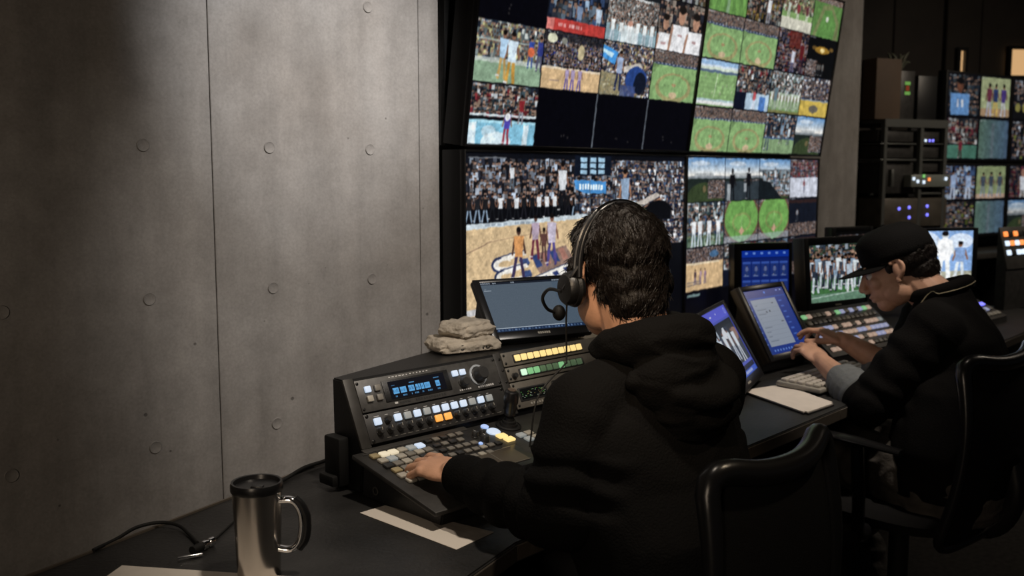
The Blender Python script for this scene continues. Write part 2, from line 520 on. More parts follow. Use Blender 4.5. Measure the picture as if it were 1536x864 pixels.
def t_field(b, green=GRASS, wide=False):
    b.fill(green)
    for i in range(8):
        b.poly([(i / 8, .3), (i / 8 + .06, .3), (i / 8 * 1.4 - .2 + .1, 1), (i / 8 * 1.4 - .2, 1)], tuple(np.array(green) * .94), .6)
    b.crowd(0, 0, 1, .26, max(1.6, b.H * .04), [(0.32, 0.33, 0.35), (0.5, 0.48, 0.45), (0.2, 0.22, 0.27), (0.42, 0.4, 0.42)], (0.25, 0.25, 0.27), 1.5)
    b.rect(0, .25, 1, .29, (0.16, 0.22, 0.36))
    for i in range(12): b.rect(i / 12 + .01, .255, i / 12 + .05, .285, (0.75, 0.78, 0.8), .6)
    b.ell(.5, .72, .40, .30, CLAY, .55); b.ell(.5, .70, .33, .235, green)
    b.ell(.5, .66, .05, .03, CLAY, .9); b.ell(.5, .88, .09, .07, (0.78, 0.66, 0.52), .9)
    b.line(.5, .5, .5, .82, 1, (0.85, 0.85, 0.7), .5)
    b.poly([(0, .25), (0, .5), (.14, .29)], tuple(np.array(green) * .8))


def t_diamond(b):
    b.fill((0.10, 0.13, 0.17)); b.crowd(0, 0, 1, 1, max(1.6, b.H * .04), BLUES, (0.1, 0.12, 0.16), 1.4)
    b.ell(.5, .42, .53, .62, (0.40, 0.28, 0.22)); b.poly([(-.02, .55), (1.02, .55), (.5, 1.12)], (0.42, 0.28, 0.24))
    b.ell(.5, .42, .49, .56, (0.40, 0.62, 0.28)); b.poly([(.03, .6), (.97, .6), (.5, 1.05)], (0.38, 0.60, 0.27))
    b.ell(.5, .52, .28, .24, CLAY, .35); b.ell(.5, .52, .23, .19, (0.42, 0.64, 0.30))
    b.poly([(.5, .62), (.42, .74), (.5, .84), (.58, .74)], (0.75, 0.58, 0.46)); b.line(.5, .3, .5, .8, 1, (0.85, .85, .75), .5)
    b.rect(0, .86, 1, 1, (0.6, 0.66, 0.72), .55)


def t_pitch(b, sky=True):
    b.fill(GRASS)
    b.rect(0, 0, 1, .16, (0.55, 0.70, 0.86)); b.rect(0, .12, 1, .24, (0.86, 0.87, 0.88), .7); b.rect(0, .22, 1, .28, (0.30, 0.38, 0.48))
    for i in range(6): b.rect(0, .3 + i * .1, 1, .35 + i * .1, tuple(np.array(GRASS) * .95))
    b.line(.48, .28, .44, .78, 1.4, (0.9, 0.92, 0.85), .8)
    for i in range(9): b.person(rng.uniform(.05, .95), rng.uniform(.36, .8), .07, (0.7, 0.75, 0.6), (0.5, 0.5, 0.4), arms=False)
    b.rect(0, .86, 1, .90, (0.62, 0.72, 0.74)); b.rect(0, .90, 1, .97, (0.86, 0.87, 0.86))


def t_stripes(b):
    b.fill((0.34, 0.52, 0.24))
    for i in range(7): b.poly([(.5 + (i - 3) * .1, 0), (.5 + (i - 2.5) * .1, 0), (.5 + (i - 2.5) * .22, 1), (.5 + (i - 3) * .22, 1)], (0.44, 0.66, 0.30), .7)
    b.poly([(.50, 0), (.54, 0), (.55, 1), (.46, 1)], (0.55, 0.62, 0.60), .5)


def t_soccer(b):
    b.fill((0.46, 0.58, 0.45)); b.crowd(0, 0, 1, .64, max(2.2, b.H * .075), [(0.5, 0.55, 0.55), (0.75, 0.78, 0.76), (0.15, 0.2, 0.28), (0.68, 0.66, 0.45), (0.3, 0.36, 0.4)], (0.34, 0.39, 0.40), 1.2)
    b.rect(0, .30, 1, .33, (0.65, 0.70, 0.68), .8); b.rect(0, .60, 1, .68, (0.75, 0.78, 0.76), .75)
    b.rect(0, .68, 1, 1, (0.50, 0.62, 0.50))
    b.person(.41, .90, .78, (0.66, 0.80, 0.92), (0.74, 0.58, 0.30)); b.person(.54, 1.0, .88, (0.78, 0.86, 0.92), (0.76, 0.55, 0.20))
    b.person(.82, .68, .52, (0.16, 0.26, 0.62), (0.2, 0.3, 0.55)); b.ell(.82, .42, .05, .08, (0.85, 0.38, 0.22)); b.person(.96, .72, .6, (0.16, 0.2, 0.5), (0.3, 0.3, 0.4))


def t_bluewall(b):
    b.crowd(0, 0, 1, .55, max(2.2, b.H * .085), REDS, (0.10, 0.12, 0.16), 1.2)
    b.rect(0, .50, 1, .54, (0.75, 0.8, 0.82)); b.rect(0, .60, 1, 1, (0.45, 0.72, 0.84)); b.rect(0, .60, 1, .66, (0.6, 0.82, 0.9))
    b.rect(.02, .66, .13, 1, (0.80, 0.88, 0.92)); b.rect(.82, .66, .90, 1, (0.78, 0.86, 0.9)); b.ell(.42, .95, .22, .16, (0.86, 0.90, 0.92), .8); b.ell(.30, .78, .1, .1, (0.85, .9, .93), .6)
    b.person(.76, .62, .48, (0.55, 0.12, 0.15), (0.5, 0.5, 0.55)); b.person(.56, .99, .62, (0.26, 0.22, 0.66), (0.62, 0.14, 0.22)); b.ell(.56, .52, .045, .07, (0.85, 0.86, 0.88))


def t_courtwide(b):
    b.crowd(0, 0, 1, .62, max(1.8, b.H * .055), DARKS + [(0.15, 0.2, 0.5)], (0.05, 0.06, 0.1), 1.3)
    b.rect(0, 0, 1, .16, (0.08, 0.09, 0.12), .7); b.ell(.12, .12, .08, .08, (0.8, 0.8, 0.68)); b.ell(.32, .14, .05, .06, (0.5, 0.5, 0.46)); b.ell(.62, .30, .06, .14, (0.72, 0.66, 0.5))
    b.rect(0, .62, 1, 1, COURT); b.rect(0, .62, 1, .65, (0.86, 0.78, 0.66))
    for x in (.42, .52, .64): b.person(x, .98, .42, (0.62, 0.55, 0.70), (0.26, 0.22, 0.62))
    b.rect(.14, .85, .30, .87, (0.35, 0.3, 0.4), .7)


def t_arena(b):
    b.crowd(0, 0, 1, 1, max(1.8, b.H * .06), BLUES + [(0.7, 0.66, 0.4)], (0.08, 0.10, 0.16), 1.3)
    b.poly([(-.05, .05), (.28, .18), (.24, .42), (-.1, .26)], (0.20, 0.55, 0.86)); b.poly([(0, .14), (.2, .22), (.18, .30), (0, .22)], (0.72, 0.88, 0.95))
    b.poly([(0, .55), (.35, .62), (.5, 1), (0, 1)], (0.62, 0.58, 0.40), .7)
    b.poly([(.38, .45), (.75, .32), (.80, .42), (.45, .55)], (0.75, 0.72, 0.68)); b.ell(.70, .66, .22, .26, (0.12, 0.24, 0.52)); b.ell(.78, .72, .13, .22, (0.05, 0.07, 0.12), .9)
    b.rect(.4, .8, .7, 1, (0.22, 0.28, 0.48), .8); b.person(.34, .88, .75, (0.55, 0.62, 0.75), (0.10, 0.14, 0.3))


def t_redbanner(b):
    b.crowd(0, 0, 1, .80, max(3, b.H * .15), [(0.16, 0.24, 0.38), (0.10, 0.14, 0.22), (0.5, 0.6, 0.7), (0.2, 0.22, 0.28), (0.30, 0.36, 0.42)], (0.06, 0.09, 0.15), 1.2)
    b.person(.86, 1.0, .62, (0.66, 0.74, 0.82), (0.4, 0.5, 0.6)); b.person(.52, 1.0, .60, (0.40, 0.48, 0.60), (0.3, 0.4, 0.5))
    b.rect(0, .80, 1, 1, (0.74, 0.20, 0.18)); b.caption(.2, .86, 18, (0.95, 0.85, 0.85), .07); b.rect(.0, .80, .12, 1, (0.85, 0.45, 0.42))


def t_stadium(b):
    b.fill((0.34, 0.38, 0.39)); b.crowd(0, .12, 1, .7, max(1.6, b.H * .05), [(0.6, 0.63, 0.63), (0.4, 0.44, 0.46), (0.2, 0.24, 0.27), (0.72, 0.73, 0.72)], (0.36, 0.38, 0.38), 1.4)
    b.rect(0, 0, 1, .14, (0.08, 0.10, 0.12)); b.line(.05, .10, .8, .16, 2, (0.9, 0.92, 0.92)); b.rect(0, .68, 1, 1, (0.50, 0.62, 0.66))
    for x in (.12, .28, .45, .60, .75, .9): b.person(x, 1.0, .45 + .1 * rng.random(), (0.85, 0.88, 0.88), (0.7, 0.74, 0.78))
    b.rect(.30, .70, .62, 1, (0.86, 0.88, 0.88), .7); b.ell(.45, .62, .05, .06, (0.7, 0.5, 0.42))


def t_twomen(b):
    b.fill((0.06, 0.06, 0.08)); b.crowd(0, 0, 1, .9, max(3, b.H * .14), [(0.3, 0.28, 0.27), (0.55, 0.5, 0.45), (0.12, 0.13, 0.17)], (0.08, 0.08, 0.1), 1)
    for x, y, k in ((.16, .30, .8), (.50, .10, 1.05), (.84, .18, 1.0)):
        b.poly([(x - .17 * k, y + .36), (x + .17 * k, y + .36), (x + .2 * k, 1), (x - .2 * k, 1)], (0.86, 0.86, 0.87))
        b.line(x - .18 * k, y + .45, x - .22 * k, 1, b.W * .05, (0.62, 0.45, 0.36)); b.ell(x, y + .17, .075 * k, .17 * k, (0.66, 0.48, 0.38)); b.ell(x, y + .04, .08 * k, .08 * k, (0.10, 0.08, 0.07))
        b.rect(x - .05, y + .55, x + .05, y + .60, (0.55, 0.25, 0.25), .5)


def t_crowdorange(b):
    b.crowd(0, 0, 1, 1, max(2.5, b.H * .12), [(0.12, 0.14, 0.17), (0.35, 0.3, 0.2), (0.55, 0.45, 0.18), (0.2, 0.2, 0.22), (0.5, 0.52, 0.5)], (0.05, 0.06, 0.08), 1.1)
    b.person(.62, 1.05, .72, (0.82, 0.84, 0.86), (0.5, 0.5, 0.55)); b.person(.30, 1.1, .6, (0.15, 0.13, 0.1), (0.5, 0.38, 0.1))


def t_greencrowd(b):
    b.fill((0.46, 0.60, 0.34)); b.crowd(0, 0, 1, .6, max(2, b.H * .08), [(0.6, 0.66, 0.45), (0.3, 0.36, 0.28), (0.75, 0.78, 0.7), (0.5, 0.3, 0.25), (0.42, 0.55, 0.3)], (0.36, 0.48, 0.28), 1.2)
    for x, c in ((.2, (0.7, 0.75, 0.7)), (.5, (0.5, 0.16, 0.2)), (.8, (0.35, 0.15, 0.2))): b.person(x, .78, .5, c, (0.8, 0.8, 0.75))
    b.rect(0, .74, 1, 1, (0.76, 0.75, 0.68))


def t_baseball(b):
    b.fill((0.33, 0.50, 0.24)); b.rect(0, 0, 1, .12, (0.45, 0.42, 0.42)); b.crowd(0, 0, 1, .14, 1.6, WHITES, (0.3, 0.3, 0.3))
    b.poly([(.05, 1), (.3, .2), (.62, .12), (.95, .55), (.95, 1)], (0.55, 0.44, 0.34), .45); b.poly([(.16, 1), (.38, .32), (.62, .26), (.84, .6), (.8, 1)], (0.34, 0.54, 0.25))
    b.ell(.5, .52, .05, .07, (0.8, 0.82, 0.75))


def t_redcrowd(b):
    b.crowd(0, 0, 1, 1, max(2.5, b.H * .1), [(0.14, 0.15, 0.24), (0.42, 0.12, 0.12), (0.3, 0.3, 0.4), (0.55, 0.5, 0.55), (0.1, 0.1, 0.16)], (0.07, 0.07, 0.12), 1.1)
    b.rect(.38, 0, .75, .42, (0.40, 0.12, 0.09), .75); b.person(.55, 1.05, .7, (0.72, 0.74, 0.8), (0.35, 0.35, 0.5)); b.person(.82, 1.0, .85, (0.36, 0.08, 0.1), (0.2, 0.1, 0.15))


def t_darkgold(b):
    b.fill((0.03, 0.035, 0.045)); b.ell(.5, .3, .26, .09, (0.62, 0.45, 0.12)); b.ell(.5, .3, .08, .05, (0.9, 0.8, 0.5)); b.ell(.2, .26, .07, .05, (0.5, 0.36, 0.14), .8); b.ell(.82, .25, .07, .05, (0.5, 0.36, 0.14), .8)
    for x in (.42, .5, .6): b.person(x, .95, .34, (0.35, 0.36, 0.36), (0.14, 0.14, 0.16))
    b.crowd(0, .6, .38, 1, 3, DARKS[:3], (0.04, 0.05, 0.06))


def t_crowdwhiteblue(b):
    b.crowd(0, 0, 1, 1, max(2.5, b.H * .1), REDS, (0.06, 0.08, 0.12), 1.2)
    b.rect(0, .62, .32, 1, (0.05, 0.07, 0.14)); b.rect(.32, .62, 1, 1, (0.66, 0.76, 0.84)); b.rect(.72, .68, .9, 1, (0.26, 0.46, 0.76)); b.person(.55, .98, .5, (0.8, 0.3, 0.34), (0.85, 0.85, 0.9))


def t_players(b):
    b.fill((0.42, 0.56, 0.34)); b.crowd(0, 0, 1, .5, max(2, b.H * .09), WHITES, (0.38, 0.45, 0.42), 1.2)
    for i in range(9): b.person(.06 + i * .11, .86 + .04 * (i % 2), .45, (0.78, 0.80, 0.78), (0.72, 0.74, 0.70))
    b.rect(0, .50, 1, .56, (0.7, 0.75, 0.72), .6); b.person(.18, 1.0, .75, (0.35, 0.45, 0.5), (0.5, 0.55, 0.5)); b.rect(0, .94, 1, 1, (0.45, 0.42, 0.22), .8)


def t_yellowcourt(b):
    b.crowd(0, 0, 1, .58, max(2, b.H * .08), BLUES, (0.06, 0.08, 0.13), 1.3); b.rect(0, .60, 1, 1, (0.78, 0.66, 0.26)); b.ell(.5, .80, .17, .10, (0.30, 0.30, 0.34), .8); b.rect(0, .58, 1, .62, (0.5, 0.56, 0.62))


def t_blueplayers(b):
    b.crowd(0, 0, 1, .62, max(2.5, b.H * .12), [(0.16, 0.26, 0.38), (0.6, 0.68, 0.74), (0.10, 0.14, 0.2), (0.32, 0.4, 0.48)], (0.08, 0.12, 0.17), 1.2)
    b.rect(0, .62, 1, 1, (0.48, 0.60, 0.42)); b.rect(0, .60, 1, .64, (0.2, 0.3, 0.5)); b.person(.12, .9, .8, (0.1, 0.14, 0.2), (0.25, 0.3, 0.38)); b.person(.55, .75, .6, (0.45, 0.56, 0.66), (0.3, 0.3, 0.3)); b.person(.8, .75, .5, (0.7, 0.76, 0.8), (0.3, 0.36, 0.4))


def t_skyfield(b, hill=(0.20, 0.26, 0.15)):
    for i in range(b.H):
        t = i / b.H; b.a[i] = np.array((0.32, 0.52, 0.74)) * (1 - min(1, t / .38)) + np.array((0.88, 0.87, 0.84)) * min(1, t / .38)
    b.ell(.35, .12, .25, .05, (0.9, 0.9, 0.9), .5); b.rect(0, .42, 1, .50, (0.38, 0.42, 0.46), .8); b.rect(.2, .36, .7, .44, (0.55, 0.58, 0.6), .7)
    b.rect(0, .48, 1, 1, (0.11, 0.15, 0.14)); b.ell(.45, 1.05, .5, .5, hill); b.ell(.45, .70, .05, .08, CLAY, .5); b.crowd(.55, .5, 1, .95, 2.2, DARKS[:3], (0.08, 0.1, 0.11))


def t_silhouettes(b):
    t_skyfield(b); b.rect(0, .55, 1, 1, (0.17, 0.21, 0.24))
    b.person(.2, 1.02, .80, (0.05, 0.05, 0.07), (0.06, 0.07, 0.09), (0.10, 0.08, 0.08)); b.person(.68, .98, .78, (0.06, 0.06, 0.08), (0.08, 0.09, 0.11), (0.12, 0.09, 0.08))
    b.rect(.06, .62, .16, 1, (0.75, 0.78, 0.8), .7); b.rect(.55, .6, .62, .8, (0.8, 0.82, 0.85), .7)


def t_skycrowd(b):
    t_skyfield(b); b.rect(0, .26, 1, .34, (0.32, 0.36, 0.4), .8); b.crowd(.1, .3, 1, .9, max(2, b.H * .12), [(0.6, 0.66, 0.72), (0.75, 0.8, 0.84), (0.3, 0.4, 0.45)], (0.45, 0.52, 0.56), 1.1)
    b.poly([(0, .5), (.3, .55), (.75, 1), (0, 1)], (0.07, 0.10, 0.12)); b.person(.5, .62, .42, (0.75, 0.8, 0.84), (0.3, 0.4, 0.6))


def t_icecrowd(b):
    b.crowd(0, 0, 1, .5, max(1.8, b.H * .09), [(0.4, 0.3, 0.34), (0.6, 0.55, 0.6), (0.3, 0.36, 0.46), (0.5, 0.2, 0.22)], (0.25, 0.24, 0.3), 1.3)
    b.rect(0, .48, 1, 1, (0.74, 0.76, 0.82)); b.person(.5, .85, .36, (0.5, 0.2, 0.25), (0.3, 0.3, 0.4))


def t_whitecrowd(b):
    b.crowd(0, 0, 1, 1, max(2, b.H * .12), WHITES + [(0.2, 0.3, 0.46)], (0.16, 0.24, 0.24), 1.2); b.rect(0, .75, 1, 1, (0.26, 0.42, 0.24), .5)
    for x in (.2, .36, .6, .85): b.person(x, 1.0, .72, (0.84, 0.86, 0.88), (0.7, 0.75, 0.8))


def t_darkscene(b):
    b.fill((0.06, 0.08, 0.13)); b.rect(0, .05, 1, .14, (0.22, 0.12, 0.10), .7); b.person(.28, .62, .38, (0.5, 0.52, 0.56), (0.2, 0.22, 0.26)); b.crowd(0, .68, 1, 1, 2.4, DARKS, (0.06, 0.07, 0.1))


def t_smallcourt(b):
    b.crowd(0, 0, 1, .36, 2.4, DARKS, (0.06, 0.07, 0.1)); b.ell(.75, .16, .12, .08, (0.2, 0.4, 0.6), .8)
    b.rect(0, .34, 1, .97, COURT); b.rect(0, .34, .9, .38, (0.86, 0.78, 0.64))
    for x, c in ((.26, (0.25, 0.2, 0.25)), (.40, (0.6, 0.5, 0.55)), (.52, (0.5, 0.4, 0.5))): b.person(x, .82, .34, c, (0.24, 0.2, 0.4))
    b.rect(.06, .76, .4, .79, (0.3, 0.3, 0.36), .6); b.rect(.06, .83, .42, .86, (0.3, 0.3, 0.36), .5)


def t_jersey(b):
    b.fill((0.05, 0.07, 0.10)); b.crowd(0, 0, 1, 1, max(4, b.H * .14), [(0.12, 0.17, 0.22), (0.3, 0.36, 0.4), (0.1, 0.12, 0.15)], (0.04, 0.05, 0.08))
    b.poly([(.05, .45), (.68, .45), (.66, 1), (.08, 1)], (0.38, 0.60, 0.86)); b.ell(.36, .27, .10, .17, (0.45, 0.26, 0.18)); b.ell(.36, .14, .11, .08, (0.05, 0.05, 0.06))
    b.rect(.28, .62, .34, .82, (0.85, 0.88, 0.95)); b.rect(.42, .62, .48, .82, (0.85, 0.88, 0.95))


def t_trio(b):
    b.fill((0.66, 0.70, 0.50)); b.rect(0, .8, 1, 1, (0.72, 0.58, 0.42))
    for x, c, p in ((.28, (0.45, 0.18, 0.26), (0.7, 0.7, 0.8)), (.5, (0.16, 0.24, 0.45), (0.85, 0.7, 0.3)), (.78, (0.28, 0.20, 0.52), (0.8, 0.8, 0.85))): b.person(x, .96, .82, c, p)


def t_trio2(b):
    b.fill((0.56, 0.62, 0.42)); b.rect(0, .86, 1, 1, (0.75, 0.62, 0.52))
    for x in (.22, .5, .8): b.person(x, .92, .74, (0.25, 0.3, 0.36), (0.5, 0.55, 0.62))


def t_haze(b):
    for j in range(b.W):
        t = j / b.W; b.a[:, j] = np.array((0.34, 0.46, 0.40)) * (1 - t) + np.array((0.28, 0.38, 0.50)) * t
    b.rect(.42, .1, .52, 1, (0.45, 0.46, 0.52), .4); b.rect(.75, 0, .9, 1, (0.3, 0.42, 0.5), .4)


def t_redteam(b):
    b.crowd(0, 0, 1, .65, max(3, b.H * .13), [(0.6, 0.62, 0.62), (0.45, 0.15, 0.2), (0.15, 0.18, 0.22), (0.75, 0.76, 0.76)], (0.12, 0.14, 0.17))
    b.rect(0, .68, 1, 1, (0.28, 0.50, 0.42)); b.person(.45, 1.0, .5, (0.45, 0.12, 0.18), (0.3, 0.1, 0.12))


def t_blueteam(b):
    b.crowd(0, 0, 1, 1, max(3, b.H * .13), [(0.5, 0.62, 0.78), (0.25, 0.36, 0.55), (0.75, 0.82, 0.9), (0.12, 0.16, 0.28)], (0.22, 0.32, 0.5))
    for x in (.28, .78): b.person(x, 1.02, .9, (0.6, 0.7, 0.86), (0.75, 0.8, 0.9))


def t_whiteshirt(b):
    b.crowd(0, 0, 1, 1, max(3, b.H * .15), [(0.4, 0.12, 0.2), (0.15, 0.17, 0.25), (0.3, 0.26, 0.3)], (0.08, 0.08, 0.12))
    b.person(.5, 1.25, 1.15, (0.82, 0.84, 0.88), (0.7, 0.7, 0.7)); b.ell(.5, .2, .09, .14, (0.66, 0.46, 0.38))


def t_dark2(b):
    b.crowd(0, 0, 1, 1, max(3, b.H * .14), DARKS + [(0.5, 0.56, 0.2)], (0.05, 0.07, 0.1))


def t_goldplayers(b):
    b.crowd(0, 0, 1, .7, max(3, b.H * .13), DARKS, (0.06, 0.07, 0.1)); b.rect(0, .7, 1, 1, (0.06, 0.06, 0.07))
    for x in (.15, .4, .8): b.ell(x, .72, .09, .12, (0.7, 0.66, 0.3), .8)


def grid(cv, rows, cols, tiles, gap=1, x0=0, y0=0, x1=None, y1=None, line=(0.03, 0.03, 0.05)):
    x1 = x1 or cv.W; y1 = y1 or cv.H
    cv.a[int(y0):int(y1), int(x0):int(x1)] = line
    for r in range(rows):
        for c in range(cols):
            f = tiles[r][c]
            if f is None: continue
            b = cv.box(x0 + (x1 - x0) * c / cols + gap, y0 + (y1 - y0) * r / rows + gap, x0 + (x1 - x0) * (c + 1) / cols - gap + .01, y0 + (y1 - y0) * (r + 1) / rows - gap + .01)
            if isinstance(f, tuple): f[0](b, *f[1:])
            else: f(b)
            if f is not t_off: b.caption(.03, .015, 8, (0.8, 0.82, 0.85), .03)


def pic_upper_left():
    cv = Cv(560, 315)
    grid(cv, 4, 4, [[t_off, t_redcrowd, t_stripes, t_crowdorange],
                    [t_off, t_redbanner, t_stadium, t_twomen],
                    [t_soccer, t_courtwide, t_arena, t_field],
                    [t_bluewall, t_off, t_off, t_off]], 1)
    for i in (2, 3): cv.rect(i / 4 - .002, .75, i / 4 + .002, 1, (0.35, 0.38, 0.42))
    return cv


def pic_upper_right():
    cv = Cv(480, 270)
    grid(cv, 4, 4, [[t_stripes, t_crowdorange, t_greencrowd, t_baseball],
                    [t_field, t_field, t_redcrowd, t_darkgold],
                    [t_pitch, t_crowdwhiteblue, t_players, t_yellowcourt],
                    [t_field, t_field, t_blueplayers, t_skyfield]], 1)
    return cv


def pic_lower_right():
    cv = Cv(480, 270)
    grid(cv, 4, 4, [[t_skyfield, t_silhouettes, t_skycrowd, t_icecrowd],
                    [t_whitecrowd, t_diamond, t_diamond, t_darkscene],
                    [t_smallcourt, t_crowdwhiteblue, t_blueplayers, t_darkscene],
                    [t_off, t_off, t_off, t_off]], 1)
    cv.rect(.02, .76, .1, .775, (0.4, 0.5, 0.5))
    return cv


def pic_court():
    cv = Cv(640, 360); cv.a[:] = (0.02, 0.022, 0.04); b = cv.box(2, 2, 638, 266); W, H = b.W, b.H
    b.fill((0.04, 0.05, 0.08))
    sk = lambda x: 0.395 + 0.02 * x          # where the stands end
    b.crowd(0, 0.03, 1, .30, 9.5, DARKS + [(0.66, 0.72, 0.80), (0.45, 0.5, 0.58)], (0.05, 0.07, 0.11), 1.35)
    b.rect(0, .285, .62, .40, (0.025, 0.03, 0.05))
    # courtside row, seated
    x = .012
    while x < .46:
        c = [(0.08, 0.09, 0.11), (0.80, 0.82, 0.84), (0.10, 0.11, 0.13), (0.30, 0.36, 0.46), (0.09, 0.09, 0.1)][rng.integers(5)]
        b.person(x, .375 + rng.uniform(-.005, .01), .155, c, [(0.07, 0.08, 0.10), (0.50, 0.60, 0.70), (0.10, 0.1, 0.13)][rng.integers(3)], stance=.7)
        x += rng.uniform(.026, .034)
    b.person(.375, .34, .30, (0.78, 0.80, 0.82), (0.07, 0.07, 0.09)); b.person(.17, .20, .15, (0.78, 0.8, 0.82), (0.3, 0.35, 0.4))
    # hanging board and blue banner
    b.rect(.43, .0, .60, .13, (0.05, 0.08, 0.14))
    for i in range(3):
        for j in range(3): b.rect(.455 + i * .042, .015 + j * .038, .485 + i * .042, .042 + j * .038, (0.62, 0.80, 0.92), .9)
    b.poly([(.425, .15), (.575, .165), (.575, .245), (.48, .24), (.432, .21)], (0.22, 0.52, 0.80))
    for i in range(9): b.rect(.45 + i * .0125, .182 + .001 * i, .459 + i * .0125, .216 + .001 * i, (0.85, 0.93, 0.97))
    b.crowd(.43, .25, .66, .37, 8, BLUES, (0.08, 0.11, 0.16), 1.3)
    # right hand stands
    b.crowd(.62, .03, 1, .40, 8.5, BLUES + [(0.72, 0.76, 0.82)], (0.08, 0.10, 0.15), 1.35)
    b.poly([(.70, .33), (.84, .245), (.86, .27), (.73, .36)], (0.72, 0.68, 0.64)); b.poly([(.73, .375), (.86, .28), (.865, .30), (.75, .395)], (0.66, 0.46, 0.34))
    b.person(.67, .44, .36, (0.52, 0.62, 0.74), (0.30, 0.36, 0.5), (0.62, 0.42, 0.3))
    b.ell(.85, .50, .11, .20, (0.035, 0.04, 0.06)); b.crowd(.92, .38, 1, .62, 8, BLUES, (0.06, 0.08, 0.13))
    # floor
    b.poly([(0, .405), (.50, .378), (.62, .42), (.70, .62), (.72, 1), (0, 1)], (0.80, 0.68, 0.50))
    for i in range(26): b.line(0, .44 + i * .024, .66, .40 + i * .024, .8, (0.72, 0.59, 0.42), .35)
    b.poly([(0, .395), (.49, .368), (.50, .395), (0, .425)], (0.72, 0.77, 0.80)); b.caption(.05, .40, 10, (0.5, 0.56, 0.62), .014)
    b.line(0, .56, .09, .50, 1.2, (0.45, 0.34, 0.28)); b.line(.09, .50, .34, .455, 1.2, (0.45, 0.34, 0.28), .6)
    b.crowd(.70, .44, 1, .62, 8, BLUES, (0.05, 0.07, 0.11), 1.0); b.ell(.80, .50, .08, .16, (0.035, 0.04, 0.06))
    # painted floor lettering: three open outlines and a dark blue block
    nav = (0.13, 0.17, 0.32); fl = (0.80, 0.68, 0.50); wh = (0.88, 0.86, 0.82); sx = .77
    for k, (x0, y0) in enumerate(((.095, .625), (.105, .70), (.12, .785))):
        b.ell(x0 + .03, y0 + .014, .034, .046, nav); b.ell(x0 + .038, y0 + .014, .034, .036, wh); b.ell(x0 + .048, y0 + .014, .026, .020, fl)
        b.poly([(x0 + .03, y0 - .028), (x0 + .12, y0 - .055), (x0 + .13, y0 - .03), (x0 + .045, y0 - .004)], wh); b.line(x0 + .03, y0 - .03, x0 + .12, y0 - .058, 1.6, nav)
        b.poly([(x0 + .045, y0 + .034), (x0 + .13, y0 + .008), (x0 + .14, y0 + .03), (x0 + .045, y0 + .062)], wh); b.line(x0 + .025, y0 + .062, x0 + .14, y0 + .03, 2.0, nav)
        b.poly([(x0 + .10, y0 - .004), (x0 + .135, y0 - .012), (x0 + .145, y0 + .026), (x0 + .112, y0 + .036)], (0.20, 0.28, 0.48))
    b.poly([(.24, .60), (.39, .56), (.43, .66), (.28, .72)], (0.34, 0.24, 0.28), .6)
    for i in range(4): b.poly([(.245 + i * .037, .605 - i * .009), (.268 + i * .037, .60 - i * .009), (.292 + i * .037, .675 - i * .010), (.268 + i * .037, .682 - i * .010)], (0.16, 0.24, 0.46) if i % 2 == 0 else (0.66, 0.44, 0.38))
    b.poly([(.26, .735), (.40, .675), (.44, .71), (.30, .775)], wh); b.line(.26, .735, .40, .672, 1.6, nav); b.line(.30, .78, .44, .715, 1.8, nav)
    for i in range(3): b.poly([(.285 + i * .046, .742 - i * .02), (.308 + i * .046, .734 - i * .02), (.32 + i * .046, .757 - i * .02), (.298 + i * .046, .766 - i * .02)], (0.14, 0.20, 0.42))
    # players
    b.person(.195, .735, .31, (0.82, 0.55, 0.30), (0.20, 0.16, 0.30), (0.28, 0.18, 0.15), .8)
    b.person(.262, .62, .26, (0.66, 0.58, 0.66), (0.40, 0.14, 0.22), (0.34, 0.22, 0.18), .6); b.person(.33, .665, .31, (0.72, 0.68, 0.76), (0.28, 0.24, 0.52), (0.50, 0.32, 0.25), .6)
    b.person(.297, .64, .20, (0.35, 0.22, 0.2), (0.30, 0.2, 0.2), (0.3, 0.2, 0.16), .5)
    b.rect(.0, .88, .06, .92, (0.7, 0.74, 0.82), .7); b.rect(.02, .95, .08, 1, (0.25, 0.3, 0.5), .7)
    b.poly([(.60, .64), (1, .62), (1, 1), (.60, 1)], (0.02, 0.022, 0.04))
    b.rect(.498, 0, .501, .4, (0.3, 0.36, 0.42), .8); b.rect(.012, .02, .15, .03, (0.6, 0.62, 0.64), .6)
    return cv


def pic_grey_ui():
    cv = Cv(300, 186, (0.33, 0.38, 0.43))
    for i in range(46): cv.line(0, i / 46, 1, i / 46, .8, (0.28, 0.33, 0.38), .5)
    cv.rect(0, 0, 1, .045, (0.08, 0.11, 0.16)); cv.caption(.01, .01, 8, (0.8, .85, .9), .02); cv.caption(.3, .01, 4, (0.8, .85, .9), .02); cv.caption(.82, .01, 5, (0.8, .85, .9), .02)
    cv.rect(.02, .16, .10, .175, (0.7, 0.75, 0.8), .7); cv.rect(.03, .13, .05, .14, (0.7, 0.75, 0.8), .5)
    cv.rect(0, .93, 1, 1, (0.10, 0.17, 0.28)); cv.rect(0, .915, .84, .925, (0.75, 0.8, 0.85))
    for i in range(26): cv.rect(.02 + i * .037, .945, .035 + i * .037 + .01 * rng.random(), .975, (0.55, 0.68, 0.85), .5 * rng.random() + .2)
    cv.rect(.80, .05, 1, .93, (0.30, 0.36, 0.42)); cv.grain(.012)
    return cv


